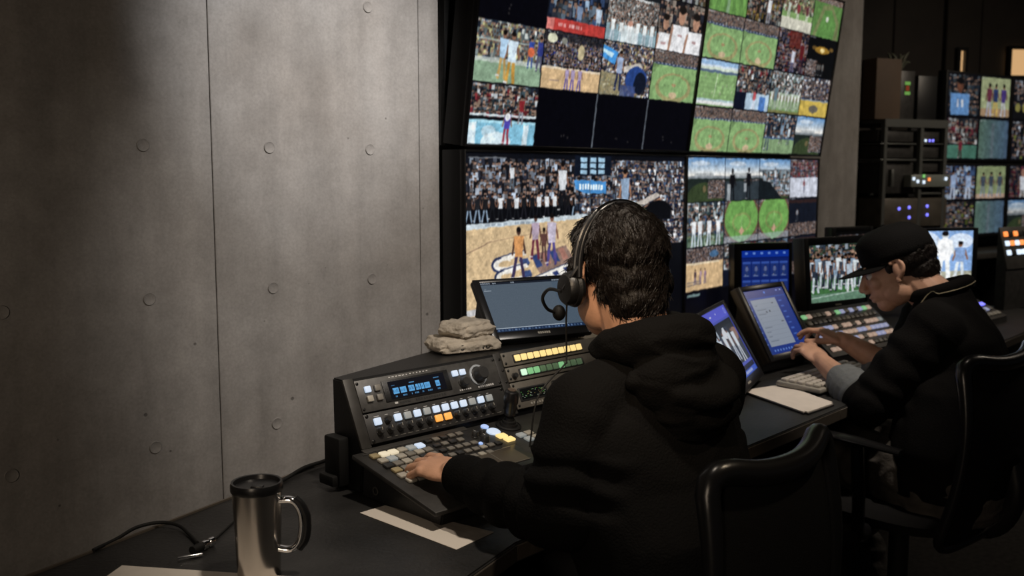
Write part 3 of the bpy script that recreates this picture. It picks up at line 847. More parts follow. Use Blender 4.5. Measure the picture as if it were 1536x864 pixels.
def pic_purple_ui():
    cv = Cv(300, 190, (0.30, 0.34, 0.72))
    cv.rect(0, 0, 1, .16, (0.36, 0.38, 0.82)); cv.ell(.93, .08, .025, .045, (0.65, 0.7, 0.95), 1, .5); cv.rect(.4, .07, .45, .09, (0.8, .82, .95)); cv.rect(.6, .06, .62, .08, (0.8, .82, .95))
    b = cv.box(int(.06 * 300), int(.19 * 190), 292, int(.82 * 190)); b.fill((0.10, 0.12, 0.14))
    for i in range(26):
        x, y = rng.uniform(0, 1), rng.uniform(.1, 1); b.ell(x, y, .05 + .05 * rng.random(), .09 + .08 * rng.random(), [(0.80, 0.84, 0.88), (0.70, 0.75, 0.80), (0.08, 0.10, 0.14), (0.55, 0.42, 0.36), (0.85, 0.86, 0.88), (0.14, 0.18, 0.26)][rng.integers(6)])
    for x, y, h in ((.30, 1.0, .8), (.48, .95, .8), (.66, .9, .75), (.82, 1.0, .85)): b.person(x, y, h, (0.82, 0.85, 0.88), (0.78, 0.8, 0.84))
    b.rect(0, 0, 1, .14, (0.06, 0.08, 0.09))
    cv.rect(.06, .86, .98, .93, (0.05, 0.07, 0.15)); cv.rect(0, .93, 1, 1, (0.24, 0.36, 0.75)); cv.caption(.45, .945, 18, (0.9, 0.92, 0.95), .035)
    return cv


def pic_form_ui():
    cv = Cv(220, 200, (0.08, 0.20, 0.52))
    cv.rect(0, 0, 1, .12, (0.08, 0.18, 0.48)); cv.rect(0, .12, 1, .14, (0.10, 0.28, 0.62)); cv.rect(0, 0, .07, 1, (0.10, 0.22, 0.50))
    cv.rect(.09, .15, .70, .88, (0.56, 0.60, 0.66))
    for i in range(9): cv.line(.12, .22 + i * .07, .66, .22 + i * .07, .8, (0.45, 0.49, 0.56), .7); cv.rect(.14, .235 + i * .07, .14 + .25 * rng.random(), .25 + i * .07, (0.40, 0.44, 0.5), .7)
    cv.rect(.34, .34, .37, .37, (0.3, 0.32, 0.36)); cv.rect(.42, .33, .45, .36, (0.25, 0.27, 0.30)); cv.rect(.56, .22, .60, .235, (0.2, 0.2, 0.22)); cv.rect(.60, .52, .66, .535, (0.25, .25, .28))
    for i in range(8): cv.rect(.76, .2 + i * .09, .84, .22 + i * .09, (0.30, 0.45, 0.80), .8); cv.rect(.02, .2 + i * .09, .045, .215 + i * .09, (0.6, 0.7, 0.9), .7)
    for i in range(12): cv.rect(.12 + i * .07, .93, .15 + i * .07, .96, (0.45, 0.60, 0.90), .8)
    cv.ell(.5, .05, .02, .02, (0.3, 0.5, 0.9)); cv.rect(.8, .03, .84, .05, (0.5, 0.6, 0.9)); cv.rect(.9, .03, .93, .05, (0.6, 0.7, 0.9))
    return cv


def pic_blue_grid():
    cv = Cv(180, 190, (0.07, 0.14, 0.42))
    cv.rect(0, 0, 1, .13, (0.06, 0.20, 0.62)); cv.rect(0, .10, 1, .13, (0.05, 0.12, 0.4))
    for i in range(6): cv.rect(.08 + i * .16, .03, .13 + i * .16, .06, (0.5, 0.66, 0.95), .8)
    for r in range(3):
        for c in range(5):
            x, y = .03 + c * .195, .17 + r * .28; cv.rect(x, y, x + .165, y + .23, (0.12, 0.20, 0.46))
            cv.rect(x, y, x + .165, y + .03, (0.22, 0.34, 0.68)); cv.person(x + .08, y + .20, .15, (0.38, 0.44, 0.62), (0.2, 0.26, 0.42), (0.45, 0.42, 0.5)); cv.rect(x + .03, y + .205, x + .13, y + .22, (0.55, 0.62, 0.8), .6)
    return cv


def pic_team():
    cv = Cv(260, 190, (0.2, 0.28, 0.22))
    cv.crowd(0, 0, 1, .6, 15, [(0.35, 0.42, 0.5), (0.55, 0.6, 0.66), (0.15, 0.2, 0.26), (0.65, 0.5, 0.4), (0.2, 0.3, 0.22)], (0.14, 0.20, 0.17))
    cv.rect(0, .62, 1, .88, (0.22, 0.42, 0.22)); cv.rect(0, .86, 1, 1, (0.35, 0.50, 0.40))
    for i in range(16):
        c = [(0.72, 0.78, 0.84), (0.14, 0.18, 0.24), (0.50, 0.60, 0.70), (0.80, 0.84, 0.86), (0.2, 0.24, 0.3)][i % 5]; cv.person(.03 + i * .063, .70 + .12 * rng.random(), .52 + .08 * rng.random(), c, [(0.12, 0.14, 0.2), (0.7, 0.75, 0.78)][i % 2])
    cv.person(.72, .84, .58, (0.62, 0.68, 0.74), (0.80, 0.82, 0.84)); cv.line(0, .92, 1, .84, 3, (0.8, 0.84, 0.84), .6); cv.grain(.02)
    return cv


def pic_bright():
    cv = Cv(180, 150, (0.46, 0.62, 0.84))
    cv.ell(.2, .3, .3, .3, (0.85, 0.88, 0.92), .7); cv.ell(.8, .2, .2, .15, (0.9, 0.92, 0.95), .7); cv.rect(0, .78, 1, 1, (0.60, 0.60, 0.52))
    cv.person(.55, .98, .98, (0.88, 0.90, 0.90), (0.86, 0.88, 0.88), (0.75, 0.78, 0.8)); cv.ell(.55, .35, .13, .22, (0.90, 0.91, 0.92)); cv.person(.8, .9, .7, (0.45, 0.58, 0.78), (0.8, 0.84, 0.86)); cv.person(.25, .95, .8, (0.7, 0.78, 0.88), (0.85, 0.85, 0.85))
    cv.rect(.55, .92, 1, .96, (0.7, 0.75, 0.85), .6)
    return cv


def pic_lcd():
    cv = Cv(240, 60, (0.012, 0.02, 0.05)); c = (0.42, 0.74, 0.98)
    for x, wd in ((.06, .10), (.185, .105), (.33, .10), (.455, .045), (.51, .03), (.55, .05), (.615, .10), (.82, .075)):
        cv.rect(x, .40, x + wd, .74, c, .85)
        for k in range(int(wd / .018)): cv.rect(x + .006 + k * .018, .46 + .1 * rng.random(), x + .012 + k * .018, .66, (0.05, 0.12, 0.25), .75)
    for x, n in ((.08, 2), (.21, 4), (.36, 1), (.42, 4), (.55, 2), (.65, 5), (.83, 3)):
        for k in range(n): cv.rect(x + k * .018, .84, x + k * .018 + .011, .92, c, .7)
    cv.rect(.05, .24, .11, .28, c, .5); cv.rect(.36, .22, .45, .28, c, .7); cv.rect(.80, .2, .9, .25, c, .6)
    return cv


def pic_green_lcd():
    cv = Cv(120, 60, (0.02, 0.03, 0.02))
    for i in range(60): cv.rect(rng.random(), rng.random(), rng.random() * .01 + rng.random(), 0, (0, 0, 0))
    for i in range(46):
        x, y = rng.random() * .95, .15 + rng.random() * .7; cv.rect(x, y, x + .03, y + .05, [(0.4, 0.7, 0.35), (0.75, 0.8, 0.7), (0.6, 0.5, 0.3)][i % 3], .8)
    return cv


def pic_rackpanel():
    cv = Cv(60, 40, (0.10, 0.20, 0.08)); cv.rect(0, 0, 1, .25, (0.45, 0.66, 0.32)); cv.rect(0, .75, 1, 1, (0.45, 0.66, 0.32)); cv.rect(.2, .3, .8, .7, (0.5, 0.2, 0.12)); return cv


def picture(name, cv, fr, w, h, parent, strength=1.0, off=0.0, label=None, soft=0.0):
    """one lit display surface: an emitting pixel grid, lower left corner at the frame origin"""
    H, W = cv.H, cv.W
    if soft:
        def smooth_field(step):
            lo = rng.normal(0, 1, (H // step + 3, W // step + 3)); yy, xx = np.mgrid[0:H, 0:W] / step; y0, x0 = yy.astype(int), xx.astype(int); fy, fx = yy - y0, xx - x0
            return (lo[y0, x0] * (1 - fx) + lo[y0, x0 + 1] * fx) * (1 - fy) + (lo[y0 + 1, x0] * (1 - fx) + lo[y0 + 1, x0 + 1] * fx) * fy
        gy, gx = np.mgrid[0:H, 0:W]
        sy = np.clip(gy + smooth_field(7) * 0.55, 0, H - 1.001); sx = np.clip(gx + smooth_field(7) * 0.55, 0, W - 1.001)
        y0, x0 = sy.astype(int), sx.astype(int); fy, fx = (sy - y0)[..., None], (sx - x0)[..., None]
        a = (cv.a[y0, x0] * (1 - fx) + cv.a[y0, x0 + 1] * fx) * (1 - fy) + (cv.a[y0 + 1, x0] * (1 - fx) + cv.a[y0 + 1, x0 + 1] * fx) * fy
        a = a * (1 + 0.07 * soft * smooth_field(6)[..., None])
        lum = a.mean(2, keepdims=True)
        n1 = rng.normal(0, 1, (H, W, 1)); n2 = np.repeat(np.repeat(rng.normal(0, 1, (H // 3 + 1, W // 3 + 1, 1)), 3, 0), 3, 1)[:H, :W]
        a = lum + (a - lum) * 0.82
        a = a * (1 + 0.03 * soft * n1 + 0.04 * soft * n2)
        for ax in (0, 1): a = (np.roll(a, 1, ax) + 2.2 * a + np.roll(a, -1, ax)) / 4.2
        a = a + 0.18 * (a - (np.roll(a, 2, 0) + np.roll(a, -2, 0) + np.roll(a, 2, 1) + np.roll(a, -2, 1)) / 4) * soft
        cv.a = a * 1.07
    a = np.clip(cv.a, 0, 1); lin = np.where(a > 0.04045, ((a + 0.055) / 1.055) ** 2.4, a / 12.92)
    x = np.linspace(0, w, W); y = np.linspace(h, 0, H)
    X, Y = np.meshgrid(x, y)
    o = fr.p(0, 0, off) - root_loc(parent)
    co = np.array(o)[None, None] + X[..., None] * np.array(fr.u) + Y[..., None] * np.array(fr.v)
    i = np.arange(H * W).reshape(H, W)
    q = np.stack([i[1:, :-1], i[1:, 1:], i[:-1, 1:], i[:-1, :-1]], -1).reshape(-1, 4)
    me = bpy.data.meshes.new(name)
    me.vertices.add(H * W); me.vertices.foreach_set('co', co.reshape(-1))
    me.loops.add(q.size); me.loops.foreach_set('vertex_index', q.reshape(-1).astype(np.int32))
    me.polygons.add(len(q)); me.polygons.foreach_set('loop_start', np.arange(0, q.size, 4, dtype=np.int32))
    me.update(calc_edges=True)
    at_ = me.color_attributes.new('picture', 'FLOAT_COLOR', 'POINT')
    at_.data.foreach_set('color', np.concatenate([lin.reshape(-1, 3), np.ones((H * W, 1))], 1).astype(np.float32).reshape(-1))
    me.materials.append(screen_mat(strength))
    ob = bpy.data.objects.new(name, me); COL.objects.link(ob); ob.parent = parent
    if label: ob['label'] = label
    return ob


# ------------------------------------------------------------------ the setting
SA = math.radians(6.57)
SD = Vector((math.cos(SA), math.sin(SA), 0)); SN = Vector((-SD.y, SD.x, 0))      # video wall: along, and away from the room
S0 = Vector((1.835, 2.085, 1.435))                                              # upper left corner of the lower row

# board marked concrete wall: cast panels with narrow joints between them
bm = bmesh.new()
joints = [-2.394, -1.246, -0.098, 1.050, 1.624]
for a, b in zip(joints, joints[1:] + [1.690]):
    cx = (a + b) / 2
    box(bm, WORLD, (cx, 2.17, 1.45), (b - a - 0.0022, 0.30, 2.9), 0.0012, 1)
box(bm, WORLD, (-0.36, 2.20, 1.45), (4.06, 0.30, 2.9))
wl = struct('wall_left', bm, M_CONC)
for X in (0.033, 0.322, 0.609, 0.897, 1.190, 1.468):
    for Zz in (0.798, 1.116, 1.435, 1.775, 2.10):
        if Zz == 1.775 and X < 1.4: continue
        bm = bmesh.new(); lathe(bm, Fr((X, 2.0215, Zz), (1, 0, 0), (0, 0, 1), (0, -1, 0)), [(0.0135, 0), (0.0135, 0.0030), (0.0125, 0.0042), (0.0095, 0.0026), (0.0001, 0.0022)], 24)
        obj('tie_hole_plug', bm, M_CONC, wl)
bm = bmesh.new()
WB = Fr(S0 + SN * 0.13, SD, (0, 0, 1), -SN)
box(bm, WB, (1.56, 1.45 - 1.435, -0.15), (3.42, 2.9, 0.3))
struct('wall_back', bm, M_CONC)
bm = nbox(WORLD, (4.0, 1.2, -0.05), (16, 12, 0.1)); struct('floor', bm, mat('dark_carpet', (0.022, 0.020, 0.019), 0.9, noise_amt=0.4, nscale=50, bump=0.4, bscale=300, spec=0.2))
bm = nbox(WORLD, (4.0, 1.2, 2.95), (16, 12, 0.1)); struct('ceiling', bm, mat('ceiling_black', (0.025, 0.025, 0.025), 0.9, spec=0.2))
# far wall of dark upright panels
FWL = Fr((6.3, 4.6, 0), (0.80, -0.60, 0), (0, 0, 1))
M_FAR = mat('far_panel_brown', (0.040, 0.033, 0.028), 0.7, noise_amt=0.2, nscale=4)
bm = bmesh.new()
u = -1.6
k = 0
while u < 5.5:
    wd = (0.42, 0.30, 0.52, 0.36)[k % 4]
    box(bm, FWL, (u + wd / 2, 1.45, 0.02 * (k % 2)), (wd - 0.02, 2.9, 0.08), 0.006, 1); u += wd; k += 1
box(bm, FWL, (1.9, 1.45, -0.10), (7.2, 2.9, 0.1))
struct('wall_far', bm, M_FAR)
for nm, c, s_ in (('window_1', None, (0.036, 0.18)), ('window_2', None, (0.38, 0.20))):
    px = 1432 if nm == 'window_1' else 1538
    r = (CF + RT * ((px - 768) / 1500.0) - CU * ((96 - 432) / 1500.0)); q = CAM + r * ((FWL.o - CAM).dot(FWL.n) / r.dot(FWL.n))
    uu = (q - FWL.o).dot(FWL.u)
    bm = nbox(FWL, (uu, q.z, 0.075), (s_[0], s_[1], 0.01)); wo = struct(nm, bm, G_WIN)
    bm = bmesh.new()
    for sx in (-1, 1): box(bm, FWL, (uu + sx * (s_[0] / 2 + 0.012), q.z, 0.09), (0.024, s_[1] + 0.05, 0.05))
    for sz in (-1, 1): box(bm, FWL, (uu, q.z + sz * (s_[1] / 2 + 0.012), 0.09), (s_[0], 0.024, 0.05))
    f = struct('window_frame', bm, M_BLK); f.parent = wo

# ------------------------------------------------------------------ the video wall: four displays in two rows
SW, SH = 1.21, 0.680


def wall_display(name_label, fr, cv, strength):
    """frame origin at the lower left corner of the lit area"""
    t = empty('video_wall_display', fr.p(SW / 2, 0, -0.04), name_label, 'display', None)
    b = 0.007
    bm = nbox(fr, (SW / 2, SH / 2, -0.045), (SW + 2 * b, SH + 2 * b, 0.07), 0.003); obj('housing', bm, M_BLK, t)
    bm = bmesh.new()
    for sx in (0, 1): box(bm, fr, (-b / 2 + sx * (SW + b), SH / 2, -0.004), (b, SH + 2 * b, 0.018), 0.0015)
    for sy in (0, 1): box(bm, fr, (SW / 2, -b / 2 + sy * (SH + b), -0.004), (SW, b, 0.018), 0.0015)
    obj('bezel', bm, M_BLK2, t)
    picture('screen', cv, fr, SW, SH, t, strength, -0.002, soft=1.0)
    bm = nbox(fr, (SW / 2, SH / 2, -0.10), (0.4, 0.3, 0.05), 0.004); obj('wall_bracket', bm, M_DK, t)
    return t


LL = Fr(S0 - UP * SH, SD, (0, 0, 1))
LRt = Fr(S0 + SD * (SW + 0.015) - UP * SH, SD, (0, 0, 1))
TL_ = math.radians(7.5)
tv = Vector((-SN.x * math.sin(TL_), -SN.y * math.sin(TL_), math.cos(TL_)))
UL = Fr(S0 + UP * 0.022 - SN * 0.004, SD, tv)
UR = Fr(S0 + UP * 0.022 - SN * 0.004 + SD * (SW + 0.015), SD, tv)
wall_display('large wall display showing a basketball court and packed stands, lower left of the video wall', LL, pic_court(), 0.95)
wall_display('wall display of small field and crowd views, lower right of the video wall', LRt, pic_lower_right(), 0.90)
wall_display('tilted wall display with a red banner picture, upper left of the video wall', UL, pic_upper_left(), 0.92)
wall_display('tilted wall display filled with green sports fields, upper right of the video wall', UR, pic_upper_right(), 0.90)
# dark mounting rail of the tilted row
for k in range(5):
    bm = bmesh.new(); tube(bm, [S0 + SN * 0.09 + SD * (0.02 + 0.6 * k) + UP * z for z in (0.02, 0.66)], 0.018)
    solo('mounting_post', bm, M_DK, 'black steel post behind the tilted upper wall displays', 'post', 'posts behind the tilted wall displays')

# ------------------------------------------------------------------ desk
def prism(bm, pts, z0, z1):
    a = [bm.verts.new((x, y, z0)) for x, y in pts]; b = [bm.verts.new((x, y, z1)) for x, y in pts]; n = len(pts)
    bm.faces.new(a[::-1]); bm.faces.new(b)
    for i in range(n): bm.faces.new((a[i], a[(i + 1) % n], b[(i + 1) % n], b[i]))


DZ = 0.74
front = [(-0.35, 0.699), (1.170, 1.200), (1.985, 1.262), (2.50, 1.300), (3.40, 1.365), (5.0, 1.48)]
back = [(-0.35, 1.376), (0.517, 1.638), (1.232, 1.852), (1.62, 1.969), (1.74, 1.985), (4.95, 2.345)]
desk = empty('control_desk', (2.0, 1.6, 0), 'long dark control desk running along the concrete wall and under the wall displays', 'desk')
bm = bmesh.new(); prism(bm, front + back[::-1], DZ - 0.036, DZ)
bmesh.ops.recalc_face_normals(bm, faces=bm.faces)
ed = [e for e in bm.edges if abs(e.verts[0].co.z - DZ) < 1e-5 and abs(e.verts[1].co.z - DZ) < 1e-5]
bmesh.ops.bevel(bm, geom=ed, offset=0.003, segments=2, affect='EDGES')
obj('desktop', bm, M_DESK, desk)
bm = bmesh.new()
for (x0, y0), (x1, y1) in zip(front, front[1:]):
    d = Vector((x1 - x0, y1 - y0, 0)); f = Fr((x0, y0, DZ - 0.019), d, (0, 0, 1)); box(bm, f, (d.length / 2, 0, 0.001), (d.length, 0.028, 0.004), 0.001, 1)
obj('edge_band', bm, M_DESKE, desk)
bm = bmesh.new(); prism(bm, [(x, y - 0.004) for x, y in back[:4]] + [(x, y + 0.001) for x, y in back[:4]][::-1], DZ - 0.002, DZ + 0.0035)
obj('back_edge_strip', bm, mat('edge_strip_highlight', (0.16, 0.135, 0.11), 0.35, 0.4), desk)  # paler colour puts the highlight along the back edge into the strip
for (x, y, L_) in ((0.35, 1.22, 0.55), (1.55, 1.62, 0.55), (2.95, 1.72, 0.60), (4.45, 1.85, 0.6)):
    bm = nbox(WORLD, (x, y, 0.352), (0.05, L_, 0.704), 0.003); obj('support_panel', bm, M_DK, desk)
bm = bmesh.new(); prism(bm, [(-0.2, 1.35), (1.6, 1.90), (4.8, 2.26), (4.8, 2.285), (1.6, 1.925), (-0.2, 1.375)], 0.15, DZ - 0.037)
obj('modesty_panel', bm, M_DK, desk)

# ------------------------------------------------------------------ keys, knobs and modules shared by the consoles
KEYM = {}


def key(parent, fr, u, v, w, h, m, t=0.006, name='key_button', n=0.0):
    """one push button: shared mesh, own object"""
    k = (round(w, 4), round(h, 4), m.name, t)
    if k not in KEYM:
        b = nbox(WORLD, (0, 0, t / 2), (w, h, t), min(w, h) * 0.14, 2); me = bpy.data.meshes.new('key_button'); bmesh.ops.recalc_face_normals(b, faces=b.faces)
        b.to_mesh(me); b.free(); me.materials.append(m); me.polygons.foreach_set('use_smooth', [True] * len(me.polygons))
        try: me.set_sharp_from_angle(angle=math.radians(40))
        except Exception: pass
        KEYM[k] = me
    o = bpy.data.objects.new(name, KEYM[k]); COL.objects.link(o); o.parent = parent
    M = fr.M(u, v, n); M.translation -= root_loc(parent); o.matrix_local = M
    return o


def knob(parent, fr, u, v, r, h, m, ring=None, name='knob', cap=None):
    bm = bmesh.new(); f = Fr(fr.p(u, v, 0), fr.u, fr.v, fr.n)
    lathe(bm, f, [(r * 1.12, 0), (r * 1.12, h * 0.15), (r, h * 0.22), (r * 0.94, h * 0.85), (r * 0.8, h), (0.0005, h * 1.0)], 20)
    o = obj(name, bm, m, parent)
    if ring:
        bm = bmesh.new(); lathe(bm, f, [(r * 1.45, 0), (r * 1.45, 0.0025), (r * 1.18, 0.003), (r * 1.15, 0)], 28, cap=False); obj('knob_ring', bm, ring, o)
    if cap:
        bm = nbox(f, (0, r * 0.45, h), (r * 0.16, r * 0.8, 0.001)); obj('knob_pointer', bm, cap, o)
    return o


def screw(parent, fr, u, v, n=0.0, r=0.0032):
    bm = bmesh.new(); f = Fr(fr.p(u, v, n), fr.u, fr.v, fr.n); lathe(bm, f, [(r, 0), (r, 0.001), (r * 0.7, 0.002), (r * 0.35, 0.0022), (r * 0.3, 0.001), (0.0003, 0.001)], 12)
    return obj('screw', bm, M_SCREW, parent)


def print_marks(parent, fr, spots, m=M_WHITE, name='printed_marks'):
    bm = bmesh.new()
    for u, v, w, h in spots: box(bm, fr, (u, v, 0.0004), (w, h, 0.0006))
    return obj(name, bm, m, parent, smooth=False)


# ------------------------------------------------------------------ slanted rack cabinet on the near desk
PV = Vector((0, 0.062, 0.127)).normalized()
PF = Fr((1.14, 1.600, 0.835), (1, 0, 0), PV)
cab = empty('rack_cabinet', (1.55, 1.72, DZ), 'slanted black rack cabinet with a blue readout and rows of lit buttons', 'control console')
bm = bmesh.new()
lo = [(1.132, 1.606), (2.02, 1.606), (2.02, 1.93), (1.52, 1.812), (1.132, 1.700)]
hi = [(1.132, 1.660), (2.02, 1.660), (2.02, 1.93), (1.52, 1.812), (1.132, 1.700)]
A = [bm.verts.new((x, y, DZ + 0.001)) for x, y in lo]; B_ = [bm.verts.new((x, y - 0.002, 0.832)) for x, y in lo]; C_ = [bm.verts.new((x, y, 0.962)) for x, y in hi]
bm.faces.new(A[::-1]); bm.faces.new(C_)
for P_, Q_ in ((A, B_), (B_, C_)):
    for i in range(5): bm.faces.new((P_[i], P_[(i + 1) % 5], Q_[(i + 1) % 5], Q_[i]))
bmesh.ops.recalc_face_normals(bm, faces=bm.faces)
bmesh.ops.bevel(bm, geom=list(bm.edges), offset=0.003, segments=2, affect='EDGES')
obj('housing', bm, M_BLK, cab)
bm = nbox(PF, (0.001, 0.069, 0.001), (0.024, 0.146, 0.006), 0.001); obj('side_rail', bm, M_PANEL, cab)
bm = nbox(PF, (0.4115, 0.069, 0.001), (0.021, 0.146, 0.006), 0.001); dv = obj('side_rail', bm, M_PANEL, cab)
for v in (0.016, 0.072, 0.100, 0.127): screw(dv, PF, 0.416, v, 0.004)
# readout module
mod = obj('readout_module', nbox(PF, (0.206, 0.101, 0.003), (0.386, 0.068, 0.006), 0.0012), M_GUN, cab, label='grey module with blue readout and big knob')
bm = nbox(PF, (0.165, 0.102, 0.0065), (0.178, 0.046, 0.003), 0.001); obj('display_bezel', bm, M_BLK, mod)
picture('readout', pic_lcd(), Fr(PF.p(0.090, 0.083, 0.0085), PF.u, PF.v, PF.n), 0.150, 0.0375, mod, 1.0, 0.0, 'blue lit readout')
for u, v, m_ in ((0.038, 0.113, G_WHITE), (0.062, 0.1125, K_GREY), (0.038, 0.093, K_PALE), (0.062, 0.0925, K_GREY)): key(mod, PF, u, v, 0.0145, 0.013, m_, 0.006, n=0.006)
for u in (0.272, 0.294): key(mod, PF, u, 0.113, 0.0155, 0.013, G_WHITE, 0.006, n=0.006)
F6 = Fr(PF.p(0, 0, 0.006), PF.u, PF.v, PF.n)
knob(mod, F6, 0.288, 0.090, 0.0105, 0.016, K_DARK); knob(mod, F6, 0.337, 0.1005, 0.0165, 0.024, K_DARK, ring=mat('pale_ring', (0.55, 0.6, 0.65), 0.3, 0.4))
for u, v in ((0.018, 0.128), (0.018, 0.074), (0.394, 0.128), (0.394, 0.074)): screw(mod, F6, u, v)
random.seed(3)
print_marks(mod, F6, [(0.10 + i * 0.009, 0.130, random.uniform(.003, .008), 0.0022) for i in range(6)] + [(0.155 + i * 0.009, 0.1305, .004, 0.002) for i in range(6)] + [(0.275 + i * 0.006, 0.074, random.uniform(.002, .005), 0.003) for i in range(6)] + [(0.33 + i * 0.006, 0.0735, random.uniform(.003, .005), 0.0045) for i in range(8)] + [(0.10, 0.0745, 0.008, 0.004)])
print_marks(mod, F6, [(0.112 + i * 0.007, 0.0735, random.uniform(.003, .006), random.uniform(.003, .005)) for i in range(18) if i not in (4, 5)], K_DARK, 'dark_lettering')
# button strip module
mod = obj('button_module', nbox(PF, (0.206, 0.033, 0.002), (0.386, 0.062, 0.005), 0.0012), M_DK, cab, label='black module with a row of white lit buttons over small knobs')
F5 = Fr(PF.p(0, 0, 0.0045), PF.u, PF.v, PF.n)
seq = [G_WHITE, None, G_WHITE, G_DIMW, G_WHITE, G_DIMW, G_WHITE, G_WHITE, G_WHITE, G_WHITE, G_DIMW, G_WHITE, G_DIMW]
for i in range(13):
    u = 0.041 + i * 0.0256
    if seq[i]: key(mod, F5, u, 0.0445, 0.0175, 0.0150, seq[i], 0.006)
    else: knob(mod, F5, u, 0.0445, 0.007, 0.011, K_DARK)
    if i in (6, 7): key(mod, F5, u, 0.0245, 0.0185, 0.0150, G_AMBER, 0.006)
    else: knob(mod, F5, u, 0.0245, 0.0075, 0.012, K_DARK, cap=K_PALE)
print_marks(mod, F5, [(0.041 + i * 0.0256 + random.uniform(-.002, .002), 0.0555, random.uniform(.006, .013), 0.0012) for i in range(13)])
print_marks(mod, F5, [(0.06 + i * 0.018, 0.0085, random.uniform(.004, .014), 0.0009) for i in range(18)], K_GREY, 'printed_lines')
for u, v in ((0.020, 0.059), (0.020, 0.007), (0.394, 0.059)): screw(mod, F5, u, v, r=0.004)
# right bay: yellow keys, green keys, small colour readout
for v0, v1, nm_, lb in ((0.106, 0.141, 'key_module', 'taupe module with a row of yellow lit keys'), (0.069, 0.1045, 'key_module', 'taupe module with a row of green keys'), (0.004, 0.0675, 'readout_module', 'taupe module with a small speckled readout')):
    mod = obj(nm_, nbox(PF, (0.640, (v0 + v1) / 2, 0.003), (0.434, v1 - v0 - 0.0012, 0.006), 0.0012), M_OLIVE, cab, label=lb)
    for v in (v0 + 0.008, v1 - 0.008): screw(mod, F6, 0.430, v)
    if v0 > 0.1:
        bm = nbox(PF, (0.5745, 0.1225, 0.0065), (0.236, 0.020, 0.004), 0.001); obj('key_tray', bm, K_DARK, mod)
        for i in range(11): key(mod, F6, 0.468 + i * 0.0213, 0.1225, 0.0170, 0.0150, G_YEL, 0.006)
    elif v0 > 0.05:
        bm = nbox(PF, (0.572, 0.0865, 0.0065), (0.222, 0.020, 0.004), 0.001); obj('key_tray', bm, K_DARK, mod)
        for i in range(10): key(mod, F6, 0.474 + i * 0.0213, 0.0865, 0.0170, 0.0150, [G_GRN, G_GRN, G_GRN, G_DGRN, G_DGRN, G_DGRN, G_GRN, G_DGRN, G_DGRN, G_DGRN][i] if i else glow('lit_pale_green_key', (0.82, 1.0, 0.85), 0.9), 0.006)
        knob(mod, F6, 0.443, 0.082, 0.0065, 0.010, K_DARK)
    else:
        bm = nbox(PF, (0.485, 0.036, 0.0065), (0.092, 0.032, 0.003), 0.001); obj('display_bezel', bm, K_DARK, mod)
        picture('readout', pic_green_lcd(), Fr(PF.p(0.444, 0.024, 0.0085), PF.u, PF.v, PF.n), 0.082, 0.025, mod, 0.8)
        knob(mod, F6, 0.560, 0.045, 0.008, 0.012, K_DARK); knob(mod, F6, 0.520, 0.012, 0.005, 0.006, K_DARK); knob(mod, F6, 0.60, 0.02, 0.008, 0.012, K_DARK)
        print_marks(mod, F6, [(0.47 + i * 0.009, 0.0125, 0.005, 0.005) for i in range(5)], K_PALE)
bm = bmesh.new(); box(bm, WORLD, (1.118, 1.668, 0.80), (0.026, 0.055, 0.10), 0.005); box(bm, WORLD, (1.110, 1.672, 0.762), (0.035, 0.05, 0.022), 0.004)
solo('connector_block', bm, M_RUB, 'black connector block plugged to the side of the rack cabinet by the wall', 'connector')

# ------------------------------------------------------------------ keyed control deck with trackpad and joystick
DVv = Vector((0, 0.265, 0.055)).normalized()
DF = Fr((1.10, 1.335, 0.776), (1, 0, 0), DVv)
deck = empty('control_deck', (1.5, 1.46, DZ), 'low black control deck with small keys, trackpad and joystick, under the headset wearer\'s hand', 'control console')
bm = bmesh.new()
prof = [(1.350, DZ + 0.001), (1.345, 0.768), (1.586, 0.818), (1.592, DZ + 0.001)]
a = [bm.verts.new((1.125, y, z)) for y, z in prof]; b = [bm.verts.new((1.95, y, z)) for y, z in prof]
bm.faces.new(a); bm.faces.new(b[::-1])
for i in range(4): bm.faces.new((a[i], a[(i + 1) % 4], b[(i + 1) % 4], b[i]))
bmesh.ops.recalc_face_normals(bm, faces=bm.faces); bmesh.ops.bevel(bm, geom=list(bm.edges), offset=0.003, segments=2, affect='EDGES')
obj('base', bm, M_BLK, deck)
bm = nbox(DF, (0.43, 0.128, -0.003), (0.862, 0.262, 0.010), 0.003); top = obj('top_plate', bm, M_DK, deck)
DT = Fr(DF.p(0, 0, 0.002), DF.u, DF.v, DF.n)
bm = nbox(DT, (0.16, 0.257, 0.0006), (0.27, 0.016, 0.0016), 0.0005); obj('label_strip', bm, M_PANEL, deck)
bm = nbox(DT, (0.135, 0.245, 0.0006), (0.24, 0.002, 0.002)); obj('ridge', bm, M_GUN, deck)
bm = bmesh.new(); f = Fr((1.124, 1.545, 0.762), (0, -1, 0), (0, 0, 1), (-1, 0, 0)); lathe(bm, f, [(0.0085, 0), (0.0085, 0.002), (0.0062, 0.002), (0.0062, 0.0)], 24, cap=False); obj('ring_socket', bm, M_GUN, deck)
random.seed(11)
pal = [K_GREY, K_PALE, K_GREY, K_TAN, K_GREY]
rowcol = {0: [K_TAN, G_CREAM, G_CREAM, K_PALE, G_DIMW, G_WHITE], 1: [K_PALE, G_DIMW, K_PALE, K_GREY, K_PALE, K_GREY], 2: [K_DARK, K_GREY, K_PALE, K_GREY, K_DARK, K_GREY]}
for r in range(6):
    v = 0.228 - r * 0.0225
    for c in range(6):
        key(deck, DT, 0.032 + c * 0.0225 + 0.003 * (r % 2), v, 0.0195, 0.017, rowcol[r][c] if r in rowcol else random.choice(pal + [K_DARK]), 0.006)
